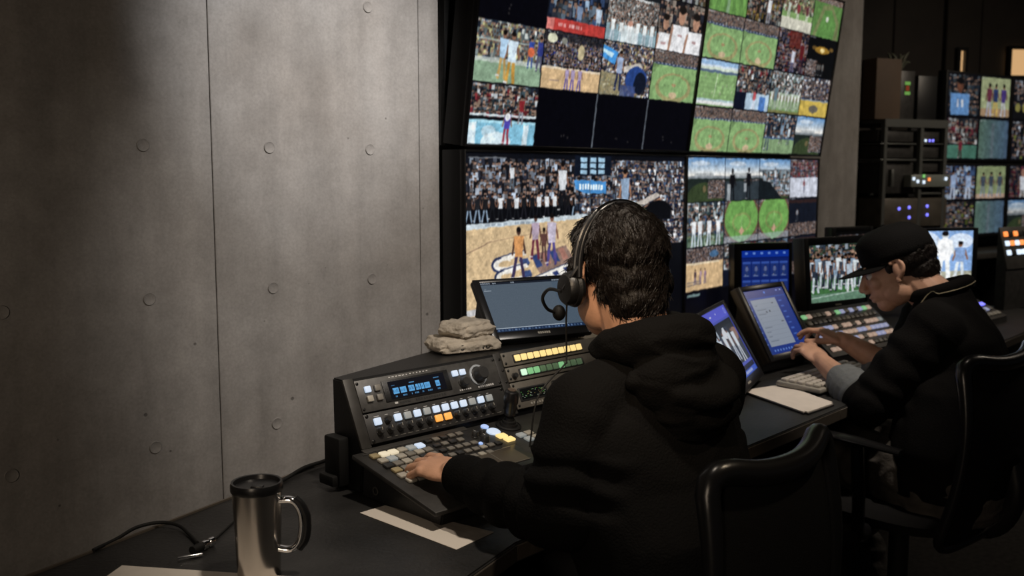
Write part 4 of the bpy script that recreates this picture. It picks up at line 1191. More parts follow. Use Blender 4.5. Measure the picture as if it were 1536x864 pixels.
for r in range(6):
    v = 0.238 - r * 0.0245
    n_ = (6, 5, 5, 7, 5, 3)[r]
    for c in range(n_):
        u = 0.174 + c * 0.0212 + (0.004 if r % 2 else 0)
        if (r, c) in ((0, 5), (1, 4)): continue
        if r >= 5 and u > 0.21: continue
        key(deck, DT, u, v, 0.0158, 0.0130, random.choice([K_GREY, K_GREY, K_PALE, K_GREY, K_DARK]), 0.005)
key(deck, DT, 0.166, 0.104, 0.018, 0.014, K_PALE, 0.005); key(deck, DT, 0.182, 0.083, 0.018, 0.014, K_GREY, 0.005); key(deck, DT, 0.15, 0.086, 0.018, 0.014, K_GREY, 0.005)
for u, v, r_, h_ in ((0.283, 0.214, 0.0075, 0.013), (0.303, 0.213, 0.0075, 0.013), (0.2835, 0.1835, 0.010, 0.017)): knob(deck, DT, u, v, r_, h_, K_DARK, cap=M_WHITE)
key(deck, DT, 0.270, 0.181, 0.008, 0.008, G_BLUE, 0.004)
bm = bmesh.new(); lathe(bm, Fr(DT.p(0.337, 0.243, 0), DT.u, DT.v, DT.n), [(0.009, 0), (0.009, 0.003), (0.006, 0.005), (0.0004, 0.0055)], 20); obj('round_button', bm, G_BLUE, deck)
bm = bmesh.new(); lathe(bm, Fr(DT.p(0.337, 0.214, 0), DT.u, DT.v, DT.n), [(0.0155, 0), (0.0155, 0.003), (0.011, 0.006), (0.0004, 0.007)], 24); obj('round_button', bm, G_WHITE, deck, label='large round white lit button')
key(deck, DT, 0.337, 0.188, 0.024, 0.017, G_YEL, 0.006); key(deck, DT, 0.341, 0.168, 0.024, 0.017, G_YEL, 0.006)
for u, v, m_ in ((0.380, 0.172, G_DIMW), (0.383, 0.150, G_DIMW), (0.404, 0.173, K_PALE), (0.407, 0.151, K_PALE)): key(deck, DT, u, v, 0.020, 0.017, m_, 0.006)
for r in range(3):
    for c in range(12): key(deck, DT, 0.455 + c * 0.024, 0.17 - r * 0.024, 0.0195, 0.017, random.choice(pal), 0.006)
# trackpad
bm = nbox(DT, (0.258, 0.103, 0.0006), (0.155, 0.084, 0.003), 0.001); obj('trackpad_surround', bm, M_BLK2, deck)
bm = nbox(DT, (0.252, 0.108, 0.0016), (0.128, 0.062, 0.003), 0.001); pad = obj('trackpad', bm, mat('trackpad_bronze', (0.105, 0.088, 0.066), 0.35, 0.3), deck)
print_marks(pad, Fr(DT.p(0, 0, 0.003), DT.u, DT.v, DT.n), [(0.252, 0.108, 0.0012, 0.062), (0.252, 0.1385, 0.128, 0.001), (0.252, 0.0775, 0.128, 0.001)], K_GREY, 'dividing_line')
# joystick
jf = Fr(DT.p(0.392, 0.225, 0), DT.u, DT.v, (DT.n + Vector((0, 0, 0.5))).normalized())
bm = bmesh.new(); lathe(bm, Fr(jf.o, DT.u, DT.v, DT.n), [(0.029, 0), (0.029, 0.003), (0.026, 0.005), (0.025, 0.003), (0.021, 0.004), (0.019, 0.009), (0.016, 0.009), (0.015, 0.014), (0.011, 0.015), (0.010, 0.022)], 32); js = obj('joystick_base', bm, M_RUB, deck)
bm = bmesh.new(); lathe(bm, Fr(jf.o, jf.u, jf.v, jf.n), [(0.008, 0.018), (0.009, 0.024), (0.0135, 0.028), (0.0125, 0.034), (0.0150, 0.040), (0.0140, 0.050), (0.0165, 0.056), (0.0165, 0.072), (0.0150, 0.080), (0.010, 0.0835), (0.0005, 0.084)], 28); obj('joystick_handle', bm, M_BLK2, js)
bm = bmesh.new(); lathe(bm, Fr(jf.p(0, 0, 0.083), jf.u, jf.v, jf.n), [(0.0095, 0), (0.0095, 0.002), (0.0004, 0.003)], 20); obj('joystick_cap', bm, mat('worn_brown', (0.10, 0.07, 0.05), 0.4), js)


# ------------------------------------------------------------------ monitors
def qframe(q):
    x, y, z, yaw, tilt, w_, h_ = q
    n = Vector((math.cos(yaw) * math.cos(tilt), math.sin(yaw) * math.cos(tilt), math.sin(tilt))); u = Vector((-math.sin(yaw), math.cos(yaw), 0))
    return Fr(Vector((x, y, z)) - u * w_ / 2, u, n.cross(u), n)


def monitor(label, q, cv, bz=(0.02, 0.02, 0.02, 0.03), thick=0.035, strength=0.8, stand='foot', desk_z=DZ, m=None, group=None, cat='monitor', logo=True, soft=0.0):
    f = qframe(q); w_, h_ = q[5], q[6]; m = m or M_BLK
    base = Vector((q[0], q[1], desk_z)) - Vector((f.n.x, f.n.y, 0)) * 0.02
    t = empty('monitor', base, label, cat, group)
    bm = nbox(f, (w_ / 2, h_ / 2, -thick / 2 - 0.004), (w_, h_, thick), 0.004); obj('housing', bm, m, t)
    bl, br, bt, bb = bz
    bm = bmesh.new(); e = 0.005
    box(bm, f, (bl / 2, h_ / 2, -0.002), (bl, h_, e), 0.0015); box(bm, f, (w_ - br / 2, h_ / 2, -0.002), (br, h_, e), 0.0015)
    box(bm, f, (w_ / 2, bb / 2, -0.002), (w_ - bl - br, bb, e), 0.0015); box(bm, f, (w_ / 2, h_ - bt / 2, -0.002), (w_ - bl - br, bt, e), 0.0015)
    fo = obj('bezel', bm, M_BLK2, t)
    picture('screen', cv, f, w_ - bl - br, h_ - bt - bb, t, strength, 0.0) if False else picture('screen', cv, Fr(f.p(bl, bb, -0.003), f.u, f.v, f.n), w_ - bl - br, h_ - bt - bb, t, strength, soft=soft)
    if logo:
        print_marks(fo, Fr(f.p(0, 0, 0.0006), f.u, f.v, f.n), [(w_ / 2 + (i - 2.5) * 0.006, bb * 0.5, 0.0045, min(0.006, bb * 0.3)) for i in range(6)], K_PALE, 'maker_mark')
    zb = f.p(w_ / 2, h_ * 0.35, -thick - 0.004); fl = Vector((f.n.x, f.n.y, 0)).normalized()
    if stand == 'foot':
        foot = Vector((zb.x, zb.y, desk_z)) - fl * 0.02
        bm = bmesh.new(); tube(bm, [foot + UP * 0.008, foot + UP * max(0.02, (zb.z - desk_z) * 0.6), zb], 0.02, 10, flat=0.6); obj('stand_post', bm, M_BLK, t)
        g = Fr(foot, f.u, fl); bm = nbox(Fr(foot, f.u, fl, UP), (0, 0.02, 0.0055), (w_ * 0.55, 0.17, 0.010), 0.004); obj('stand_foot', bm, M_BLK, t)
    if stand == 'wedge':
        a = f.p(0.012, 0.02, -thick - 0.003); b = f.p(0.012, h_ * 0.82, -thick - 0.003)
        A2 = [a, b, Vector((b.x, b.y, desk_z + 0.001)) - fl * 0.03, Vector((a.x, a.y, desk_z + 0.001)) + fl * 0.0]
        bm = bmesh.new(); P_ = [bm.verts.new(p) for p in A2]; Q_ = [bm.verts.new(p + f.u * (w_ - 0.024)) for p in A2]
        bm.faces.new(P_); bm.faces.new(Q_[::-1])
        for i in range(4): bm.faces.new((P_[i], P_[(i + 1) % 4], Q_[(i + 1) % 4], Q_[i]))
        obj('wedge_stand', bm, M_BLK, t)
    return t


R_ = math.radians
monitor('monitor with a plain grey window, on the rack cabinet beside the folded cloths', (1.744, 1.686, 0.980, -1.835, 0.704, 0.286, 0.177), pic_grey_ui(), (0.018, 0.014, 0.010, 0.022), 0.016, 0.85, 'wedge', 0.963)
monitor('touch monitor with a purple bar over players, beside the shoulder in the hooded top', (2.472, 1.560, 0.762, -1.193, 0.528, 0.40, 0.26), pic_purple_ui(), (0.02, 0.022, 0.012, 0.03), 0.04, 0.75, 'wedge')
monitor('tilted touch monitor with a grey form on blue, touched by the person in the cap', (2.888, 1.665, 0.785, -1.579, 0.54, 0.277, 0.262), pic_form_ui(), (0.022, 0.02, 0.018, 0.02), 0.03, 0.75, 'wedge', m=mat('bronze_black', (0.05, 0.042, 0.034), 0.4, 0.3))
monitor('upright monitor showing a dark blue grid of player pictures, behind the two touch monitors', (3.461, 2.14, 0.78, -2.005, 0.04, 0.268, 0.321), pic_blue_grid(), (0.036, 0.015, 0.03, 0.03), 0.04, 0.75, 'foot', logo=False)
monitor('monitor with a line of ball players on grass, in front of the cap brim', (3.533, 1.858, 0.862, -1.733, 0.094, 0.368, 0.275), pic_team(), (0.03, 0.012, 0.03, 0.03), 0.05, 0.85, 'foot', soft=1.0)
monitor('monitor with a bright white and blue picture, behind the neck under the cap', (4.424, 1.841, 0.872, -2.076, 0.0, 0.358, 0.262), pic_bright(), (0.012, 0.025, 0.012, 0.022), 0.05, 1.0, 'foot', soft=1.0)
cvd = Cv(60, 30, (0.05, 0.05, 0.05)); cvd.crowd(.1, .2, .9, .8, 3, DARKS, (0.07, 0.07, 0.07))
p_ = at(1278, 372, 4.5)
monitor('nearly dark monitor behind the ball player monitor, below the end of the concrete wall', (p_.x, p_.y, 1.02, -1.85, 0.0, 0.26, 0.115), cvd, (0.03, 0.02, 0.02, 0.02), 0.04, 0.4, 'foot', logo=False)

# joystick table: switcher deck of the second operator
def switcher(label, q, rows, cols, seed, rowpal, desk_z=DZ, keyw=None, w_frac=0.92):
    f = qframe(q); w_, h_ = q[5], q[6]; fl = Vector((f.n.x, f.n.y, 0)).normalized()
    t = empty('switcher_panel', Vector((q[0], q[1], desk_z)), label, 'control console')
    a = f.p(0, 0, -0.004); b = f.p(0, h_, -0.004)
    A2 = [a, b, Vector((b.x, b.y, desk_z + 0.001)), Vector((a.x, a.y, desk_z + 0.001))]
    bm = bmesh.new(); P_ = [bm.verts.new(p) for p in A2]; Q_ = [bm.verts.new(p + f.u * w_) for p in A2]
    bm.faces.new(P_); bm.faces.new(Q_[::-1])
    for i in range(4): bm.faces.new((P_[i], P_[(i + 1) % 4], Q_[(i + 1) % 4], Q_[i]))
    obj('base', bm, M_DK, t)
    bm = nbox(f, (w_ / 2, h_ / 2, -0.001), (w_, h_, 0.006), 0.002); obj('top_plate', bm, M_PANEL, t)
    rr = random.Random(seed); g = Fr(f.p(0, 0, 0.002), f.u, f.v, f.n)
    for r in range(rows):
        for c in range(cols):
            u = w_ * 0.04 + w_ * w_frac * (c + .5) / cols; v = h_ * (0.06 + 0.88 * (r + .5) / rows)
            pl = rowpal[r % len(rowpal)]
            if pl is None: continue
            key(t, g, u, v, w_ * w_frac / cols * 0.80, h_ * 0.88 / rows * 0.55, pl[rr.randrange(len(pl))], 0.007)
    return t


G_LAV = glow('lit_lavender_key', (0.75, 0.78, 0.95), 0.42); G_PEACH = glow('lit_peach_key', (0.95, 0.80, 0.70), 0.36)
switcher('wide switcher deck with rows of pale lit keys, behind the cap wearer\'s hands', (3.29, 1.60, 0.765, -1.64, 0.90, 0.48, 0.21), 6, 15, 5,
         [[K_GREY, K_PALE, G_PEACH, K_GREY], [G_LAV, G_PEACH, G_LAV, K_PALE], [G_LAV, G_LAV, G_PEACH], [K_GREY, G_LAV, G_PEACH, G_DIMW], [K_GREY, K_DARK, K_PALE, K_GREY], [G_PEACH, K_GREY, G_LAV, G_GRN, K_PALE]])
switcher('low switcher deck with small lit keys, right of the cap wearer\'s shoulders', (4.22, 1.585, 0.765, -1.58, 1.15, 0.55, 0.17), 4, 13, 8,
         [[K_PALE, K_PALE], [K_GREY, K_GREY, G_LAV], [G_LEDB, K_GREY, G_PEACH, K_DARK, G_WHITE], [K_GREY, G_DIMW, K_DARK]])
pp = at(1540, 440, 4.75)
sp = switcher('upright panel with orange and blue lamps at the far right of the desk', (pp.x, pp.y, 0.93, -1.75, 0.25, 0.36, 0.20), 4, 8, 9,
              [None, [K_DARK, G_LEDW, K_DARK], [K_DARK, G_LEDW, G_LEDO], [G_LEDO, G_LEDO, G_LEDW, K_DARK]], desk_z=0.74)

# ------------------------------------------------------------------ keyboard, notepad, papers
kb = empty('keyboard', (2.95, 1.50, DZ), 'beige computer keyboard under the forearms of the person in the cap', 'keyboard')
ko = atz(1170, 572, 0.765)
KF = Fr(ko - Vector((0, 0.125, 0.004)), (1, 0.03, 0), (0, 0.995, 0.03))
bm = nbox(KF, (0.21, 0.066, -0.007), (0.42, 0.145, 0.014), 0.004); obj('case', bm, mat('beige_plastic', (0.30, 0.285, 0.25), 0.5), kb)
KK = mat('beige_key', (0.50, 0.47, 0.42), 0.5)
cnt = 0
for r in range(5):
    for c in range(19):
        if cnt < 95: key(kb, KF, 0.018 + c * 0.0213, 0.014 + r * 0.026, 0.0175, 0.0195, KK if (c + r) % 7 else K_PALE, 0.009, name='keycap'); cnt += 1


def sheet(name, label, cat, pts, z, m, t=0.0008, curl=0.0, n=14, group=None):
    """a thin sheet from four corners (back left, back right, front right, front left)"""
    bm = bmesh.new(); P = [Vector((p[0], p[1], z)) for p in pts]
    def pt(a, b): return (P[0] * (1 - a) + P[1] * a) * (1 - b) + (P[3] * (1 - a) + P[2] * a) * b
    g = [[bm.verts.new(pt(i / n, j / n) + UP * curl * ((1 - i / n) ** 3 * (j / n) ** 2 + 0.25 * max(0, math.sin(i / n * 5)) * (j / n) ** 2)) for j in range(n + 1)] for i in range(n + 1)]
    for i in range(n):
        for j in range(n): bm.faces.new((g[i][j], g[i + 1][j], g[i + 1][j + 1], g[i][j + 1]))
    bmesh.ops.recalc_face_normals(bm, faces=bm.faces)
    r = bmesh.ops.solidify(bm, geom=list(bm.faces), thickness=t)
    return solo(name, bm, m, label, cat, group=group)


def printed(name, base, ink, pts_fn):
    pass


def lines_mat():
    M = bpy.data.materials.new('printed_paper'); M.use_nodes = True; nt = M.node_tree; b = nt.nodes['Principled BSDF']; b.inputs['Roughness'].default_value = 0.8
    tc = nt.nodes.new('ShaderNodeTexCoord'); wv = nt.nodes.new('ShaderNodeTexNoise'); wv.inputs['Scale'].default_value = 14; wv.inputs['Detail'].default_value = 3
    mp = nt.nodes.new('ShaderNodeMapping'); mp.inputs['Scale'].default_value = (1, 0.45, 1); nt.links.new(tc.outputs['Object'], mp.inputs[0]); nt.links.new(mp.outputs[0], wv.inputs['Vector'])
    sx = nt.nodes.new('ShaderNodeSeparateXYZ'); nt.links.new(tc.outputs['Object'], sx.inputs[0])
    # a printed grey picture covers the inner part of the sheet
    ad = nt.nodes.new('ShaderNodeMath'); ad.operation = 'MULTIPLY_ADD'; nt.links.new(wv.outputs['Fac'], ad.inputs[0]); ad.inputs[1].default_value = 0.06; nt.links.new(sx.outputs[0], ad.inputs[2])
    gt = nt.nodes.new('ShaderNodeMath'); gt.operation = 'GREATER_THAN'; nt.links.new(ad.outputs[0], gt.inputs[0]); gt.inputs[1].default_value = 0.047
    n2 = nt.nodes.new('ShaderNodeTexNoise'); n2.inputs['Scale'].default_value = 60; nt.links.new(mp.outputs[0], n2.inputs['Vector'])
    r2 = nt.nodes.new('ShaderNodeValToRGB'); r2.color_ramp.elements[0].color = (0.13, 0.115, 0.105, 1); r2.color_ramp.elements[1].color = (0.36, 0.32, 0.28, 1); nt.links.new(n2.outputs['Fac'], r2.inputs[0])
    mx = nt.nodes.new('ShaderNodeMix'); mx.data_type = 'RGBA'; nt.links.new(gt.outputs[0], mx.inputs[0]); mx.inputs[6].default_value = (0.66, 0.61, 0.55, 1); nt.links.new(r2.outputs[0], mx.inputs[7])
    nt.links.new(mx.outputs[2], b.inputs['Base Color']); return M


sheet('paper_sheet', 'white sheet with a grey printed picture, under the sleeve in front of the keyed deck', 'paper', [(1.062, 1.512), (1.122, 1.513), (1.175, 1.262), (1.072, 1.245)], DZ + 0.0015, lines_mat())
q1 = atz(183, 849, DZ); q2 = atz(440, 866, DZ)
dd = (q2 - q1); pr = Vector((dd.y, -dd.x, 0)).normalized()
sheet('paper_sheet', 'blank white sheet cut off by the photo\'s bottom edge, in front of the steel mug', 'paper', [(q1.x, q1.y), (q2.x, q2.y), (q2.x + pr.x * .2, q2.y + pr.y * .2), (q1.x + pr.x * .2, q1.y + pr.y * .2)], DZ + 0.0012, M_PAPER, curl=0.004)
npd = empty('clipboard', (2.52, 1.45, DZ), 'white pad on a dark clipboard, on the desk in front of the beige keyboard', 'clipboard')
cpts = [atz(1112, 586, DZ + .006), atz(1174, 577, DZ + .006), atz(1253, 605, DZ + .006), atz(1209, 620, DZ + .006)]
c0 = sum(cpts, Vector((0, 0, 0))) / 4
CFm = Fr(Vector((c0.x, c0.y, DZ + 0.001)), (1, 0.02, 0), (-0.02, 1, 0), (0, 0, 1))
bm = bmesh.new(); prism(bm, [(c0.x + (p.x - c0.x) * 1.02, c0.y + (p.y - c0.y) * 1.02) for p in cpts], DZ + 0.001, DZ + 0.0045)
bmesh.ops.recalc_face_normals(bm, faces=bm.faces)
bmesh.ops.bevel(bm, geom=[e for e in bm.edges if abs(e.verts[0].co.z - e.verts[1].co.z) > 0.002], offset=0.012, segments=4, affect='EDGES')
obj('board', bm, M_BLK2, npd)
bm = bmesh.new(); prism(bm, [(c0.x + (p.x - c0.x) * 0.985, c0.y + (p.y - c0.y) * 0.985) for p in cpts], DZ + 0.0046, DZ + 0.0075)
bmesh.ops.recalc_face_normals(bm, faces=bm.faces)
bmesh.ops.bevel(bm, geom=[e for e in bm.edges if abs(e.verts[0].co.z - e.verts[1].co.z) > 0.002], offset=0.010, segments=4, affect='EDGES')
obj('paper_pad', bm, M_PAPER, npd)

# ------------------------------------------------------------------ folded cloths on the cabinet
def cloth(label, c, sx, sy, h, rz, seed, group=None):
    bm = bmesh.new(); f = Fr(c, (math.cos(rz), math.sin(rz), 0), (-math.sin(rz), math.cos(rz), 0), UP)
    for k in range(3):
        box(bm, f, (0.004 * ((k * 7 + seed) % 3 - 1), 0.004 * ((k * 5 + seed) % 3 - 1), h * (k + .5) / 3), (sx * (1 - .05 * k), sy * (1 - .04 * k), h / 3 * 1.06), h * 0.15, 3)
    tube(bm, [f.p(-sx * .48, y, h * .45) for y in (-sy * .4, 0, sy * .4)], h * .40, 10)
    bm = remeshed(bm, 0.0028, 3)
    fn = folds(0.0035, 26, (1, 1, 2.4), seed)
    wrinkle(bm, lambda co: fn(co) * (0.0 if co.z < c.z + 0.003 else 1.0))
    return solo('folded_cloth', bm, M_TOWEL, label, 'cloth', loc=Vector(c))


cc = atz(702, 523, 0.963)
cl = cloth('folded cream cloth with dark lettering, bottom one of the two beside the grey screen monitor', Vector((cc.x - 0.014, cc.y + 0.0, 0.964)), 0.150, 0.10, 0.030, -0.2, 1)
bm = bmesh.new()
tf = Fr(Vector((cc.x - 0.084, cc.y - 0.036, 0.975)), (math.cos(-.2), math.sin(-.2), 0), (0, 0, 1))
for i, (u, v) in enumerate(((0.012, .0), (0.03, .002), (0.045, -.001), (0.062, .001), (0.085, 0), (0.10, .001))):
    lathe(bm, Fr(tf.p(u, v, -0.002), tf.u, tf.v, tf.n), [(0.0062, 0), (0.0062, 0.0035), (0.0042, 0.0035), (0.0042, 0)], 14, cap=False) if i % 2 else tube(bm, [tf.p(u - .004, v + .006, 0), tf.p(u + .001, v - .005, 0.0015), tf.p(u + .006, v + .006, 0)], 0.0012, 6)
o = obj('dark_lettering', bm, K_DARK, cl)
cloth('folded plain cream cloth lying on top of the lettered one', Vector((cc.x + 0.002, cc.y + 0.005, 0.9955)), 0.105, 0.085, 0.034, 0.15, 4)

# ------------------------------------------------------------------ travel mug
mp_ = atz(389, 860, DZ)
mug = empty('travel_mug', (mp_.x, mp_.y, DZ + 0.0005), 'brushed steel travel mug with black lid and chrome handle, near the concrete wall', 'mug')
MF = Fr((mp_.x, mp_.y, DZ + 0.0005), RT, FW, UP)
bm = bmesh.new(); lathe(bm, MF, [(0.0330, 0), (0.0340, 0.002), (0.0345, 0.02), (0.0388, 0.137), (0.0395, 0.140), (0.0372, 0.142)], 48); obj('body', bm, M_STEEL, mug)
bm = bmesh.new(); lathe(bm, MF, [(0.0402, 0.137), (0.0412, 0.139), (0.0412, 0.148), (0.0398, 0.152), (0.0365, 0.1515), (0.0340, 0.145), (0.010, 0.144), (0.0005, 0.144)], 48); lid = obj('lid', bm, M_BLK2, mug)
bm = nbox(MF, (0.004, -0.012, 0.1465), (0.020, 0.012, 0.005), 0.002); obj('lid_slider', bm, M_BLK2, lid)
hp = [(0.034, 0.122), (0.052, 0.123), (0.062, 0.118), (0.070, 0.103), (0.072, 0.082), (0.068, 0.058), (0.059, 0.045), (0.048, 0.041), (0.034, 0.043)]
bm = bmesh.new(); tube(bm, [MF.p(a, -0.004, b) for a, b in hp], 0.0075, 12, 5, flat=0.8); hnd = obj('handle', bm, M_CHROME, mug)
hp2 = [(0.060, 0.125), (0.071, 0.114), (0.078, 0.097), (0.079, 0.079), (0.075, 0.058), (0.065, 0.044)]
bm = bmesh.new(); tube(bm, [MF.p(a, -0.004, b) for a, b in hp2], 0.0075, 12, 5); obj('handle_grip', bm, M_BLK2, hnd)

# ------------------------------------------------------------------ cables on the desk
def cable(label, pts, r=0.0028, zoff=0.0, m=M_RUB, group=None):
    bm = bmesh.new(); tube(bm, [Vector((p.x, p.y, DZ + r + 0.0012 + (z if z else 0))) for p, z in pts], r, 10, 8)
    return solo('cable', bm, m, label, 'cable', group)


cable('black cable curving along the desk back edge, left of the mug', [(atz(x, y, DZ), z) for x, y, z in ((140, 829, 0), (175, 812, 0), (205, 798, 0.004), (240, 792, 0.006), (268, 795, 0.004), (285, 806, 0), (296, 818, 0))], 0.0032)
cable('thick black cable running from behind the mug to the connector block', [(atz(x, y, DZ), z) for x, y, z in ((395, 738, 0), (428, 722, 0), (455, 708, 0.003), (480, 700, 0.004), (505, 692, 0.004), (522, 688, 0))], 0.0042)
cable('thin black cable between the chrome plug and the mug', [(atz(x, y, DZ), z) for x, y, z in ((322, 812, 0), (335, 800, 0), (350, 786, 0), (365, 776, 0))], 0.002)
pg = atz(305, 826, DZ); pd = (atz(330, 814, DZ) - atz(285, 836, DZ)).normalized()
plug = empty('cable_plug', (pg.x, pg.y, DZ), 'small chrome and black cable plug lying left of the mug', 'plug')
bm = bmesh.new(); tube(bm, [pg - pd * 0.026 + UP * 0.009, pg - pd * 0.004 + UP * 0.009], 0.0075, 16); obj('sleeve', bm, M_RUB, plug)
bm = bmesh.new(); f = Fr(pg + UP * 0.009 - pd * 0.004, UP.cross(pd), UP, pd); lathe(bm, f, [(0.006, 0), (0.008, 0.002), (0.008, 0.010), (0.0065, 0.011), (0.0065, 0.016), (0.0078, 0.017), (0.0078, 0.028), (0.005, 0.030)], 18); obj('shell', bm, M_CHROME, plug)
bm = bmesh.new(); tube(bm, [pg - pd * 0.02 + Vector((0.005, -0.016, 0.004)), pg - pd * 0.026 + Vector((-.012, -.010, .005)), pg - pd * 0.04 + Vector((-.015, .0, .004))], 0.003, 10); obj('latch', bm, M_CHROME, plug)
# ------------------------------------------------------------------ far corner: multiviewer monitors and equipment racks
def uvof(x, y, fr):
    r = CF + RT * ((x - 768) / 1500.0) - CU * ((y - 432) / 1500.0); q = CAM + r * ((fr.o - CAM).dot(fr.n) / r.dot(fr.n))
    return (q - fr.o).dot(fr.u), (q - fr.o).dot(fr.v)


FQ = qframe((6.30, 2.443, 0.985, -1.731, 0.0, 0.705, 0.45))


def far_display(label, u0, v0, w_, h_, rows, strength=0.55):
    f = Fr(FQ.p(u0, v0, 0), FQ.u, FQ.v, FQ.n); t = empty('multiview_monitor', f.p(w_ / 2, 0, -0.04), label, 'monitor', None)
    bm = nbox(f, (w_ / 2, h_ / 2, -0.035), (w_, h_, 0.06), 0.004); obj('housing', bm, M_BLK, t)
    cv = Cv(200, 150, (0.02, 0.02, 0.03)); grid(cv, len(rows), len(rows[0]), rows, 3)
    picture('screen', cv, Fr(f.p(0.012, 0.012, -0.003), f.u, f.v, f.n), w_ - 0.024, h_ - 0.024, t, strength, soft=1.0)
    bm = bmesh.new(); tube(bm, [f.p(w_ / 2, h_ / 2, -0.06), f.p(w_ / 2, h_ / 2, -0.14)], 0.03, 12); obj('mount_arm', bm, M_DK, t)
    return t


far_display('far monitor with a light blue jersey picture, in the upper row right of the racks', 0.0, 0.457, 0.705, 0.53, [[t_jersey, t_trio], [t_redteam, t_haze]])
far_display('far monitor with a blue team picture, in the lower row right of the racks', 0.0, 0.0, 0.705, 0.45, [[t_blueteam, t_trio2], [t_dark2, t_haze]])
far_display('far monitor cut by the right photo edge, upper row', 0.715, 0.457, 0.705, 0.53, [[t_goldplayers, t_dark2], [t_dark2, t_haze]])
far_display('far monitor with a white shirt picture cut by the right photo edge, lower row', 0.715, 0.0, 0.705, 0.45, [[t_whiteshirt, t_dark2], [t_skyfield, t_dark2]])
bm = bmesh.new(); box(bm, FQ, (0.7, -0.26, -0.02), (1.6, 0.035, 0.30), 0.006); 
for uu in (0.02, 0.75, 1.45): box(bm, FQ, (uu, -0.63, -0.05), (0.05, 0.70, 0.2), 0.004)
bm2 = nbox(FQ, (0.7, 0.5, -0.155), (1.55, 2.97 - 0.98 + 0.0, 0.03)) if False else None
bm.free()
fc = empty('far_counter', FQ.p(0.7, -0.985, -0.02), 'dark counter under the far monitors', 'counter')
obj('countertop', nbox(FQ, (0.7, -0.10, 0.0), (1.6, 0.035, 0.34), 0.006), M_PANEL, fc)
for uu in (0.02, 0.75, 1.45): obj('support_panel', nbox(FQ, (uu, -0.551, -0.01), (0.05, 0.865, 0.28), 0.004), M_BLK, fc)
obj('back_panel', nbox(FQ, (0.7, -0.02, -0.17), (1.6, 1.92, 0.03), 0.003), M_BLK, fc)

RO = at(1314, 345, 5.5)
RF = Fr((RO.x, RO.y, 0), (math.cos(R_(-20)), math.sin(R_(-20)), 0), (0, 0, 1))


def rk(bm, x0, y0, x1, y1, n0, n1, bev=0.003):
    """a box on the rack front: picture bounds on the rack's front plane give its place and size"""
    u0, v1 = uvof(x0, y0, RF); u1, v0 = uvof(x1, y1, RF); box(bm, RF, ((u0 + u1) / 2, (v0 + v1) / 2, (n0 + n1) / 2), (abs(u1 - u0), abs(v1 - v0), abs(n1 - n0)), bev, 2)
    return bm


def rbm(*a, **k): return rk(bmesh.new(), *a, **k)


ua, va = uvof(1318, 345, RF); ub, vb = uvof(1420, 180, RF)
RW = ub - ua
M_RAIL = mat('rack_rail_grey', (0.11, 0.115, 0.11), 0.4, 0.5)
rack = empty('equipment_rack', RF.p((ua + ub) / 2, 0, -0.3), 'tall grey framed equipment rack with small blue lamps, beside the far monitors', 'rack')
VT = uvof(1370, 180, RF)[1]
bm = bmesh.new()
for uu in (ua + 0.012, uvof(1378, 260, RF)[0], ub - 0.01):
    box(bm, RF, (uu, VT / 2, 0.0), (0.022, VT, 0.03), 0.002, 1)
for uu in (ua + 0.012, ub - 0.01): box(bm, RF, (uu, VT / 2, -0.55), (0.022, VT, 0.03), 0.002, 1)
box(bm, RF, ((ua + ub) / 2, VT - 0.02, 0.0), (RW, 0.045, 0.034), 0.002, 1); box(bm, RF, ((ua + ub) / 2, VT - 0.01, -0.28), (RW, 0.02, 0.56), 0.002, 1); box(bm, RF, ((ua + ub) / 2, 0.03, -0.28), (RW, 0.06, 0.56), 0.002, 1)
obj('frame', bm, M_RAIL, rack)
for y in (216, 240): obj('shelf', rbm(1319, y - 1.6, 1372, y + 1.2, -0.5, 0.012, 0.001), M_RAIL, rack)
for y in (216, 240, 290): obj('shelf', rbm(1381, y - 1.0, 1420, y + 1.0, -0.5, 0.006, 0.001), M_RAIL, rack)
for i, (y0, y1) in enumerate(((194, 213), (218, 237), (243, 290))): obj('blank_panel', rbm(1321, y0, 1374, y1, -0.45, -0.02), M_DK, rack)
for i, (y0, y1) in enumerate(((196, 213), (218, 237), (242, 258))): obj('blank_panel', rbm(1382, y0, 1417, y1, -0.45, -0.02), M_DK, rack)
un = obj('power_unit', rbm(1320, 298, 1416, 338, -0.45, 0.012), mat('brown_grey_panel', (0.085, 0.075, 0.062), 0.45, 0.3, noise_amt=0.25, nscale=20), rack)
for x, y in ((1346, 313), (1361, 311), (1361, 326), (1388, 309), (1388, 322)):
    bm = bmesh.new(); u_, v_ = uvof(x, y, RF); lathe(bm, Fr(RF.p(u_, v_, 0.012), RF.u, RF.v, RF.n), [(0.009, 0), (0.009, 0.003), (0.005, 0.007), (0.0005, 0.008)], 14); obj('lamp', bm, G_LEDB, un)
un = obj('router_unit', rbm(1360, 262, 1417, 280, -0.3, 0.035), mat('router_grey', (0.20, 0.22, 0.20), 0.4, 0.3), rack)
for i, (x, y) in enumerate(((1366, 268), (1372, 272), (1381, 273), (1389, 269), (1414, 268), (1381, 264))):
    u_, v_ = uvof(x, y, RF); obj('lamp', nbox(Fr(RF.p(u_ - .015, v_, 0.036), RF.u, RF.v, RF.n), (0, 0, 0.002), (0.016, 0.018, 0.004), 0.001), [G_LEDW, G_LEDW, G_LEDW, G_LEDO, G_LEDW, G_LEDG][i], un)
un = obj('status_panel', rbm(1382, 206, 1402, 214, -0.02, 0.01), M_BLK, rack)
for x in (1386, 1392, 1397): u_, v_ = uvof(x, 211, RF); obj('lamp', nbox(Fr(RF.p(u_, v_, 0.011), RF.u, RF.v, RF.n), (0, 0, 0.001), (0.014, 0.014, 0.003), 0.001), G_LEDB if x > 1390 else G_LEDW, un)
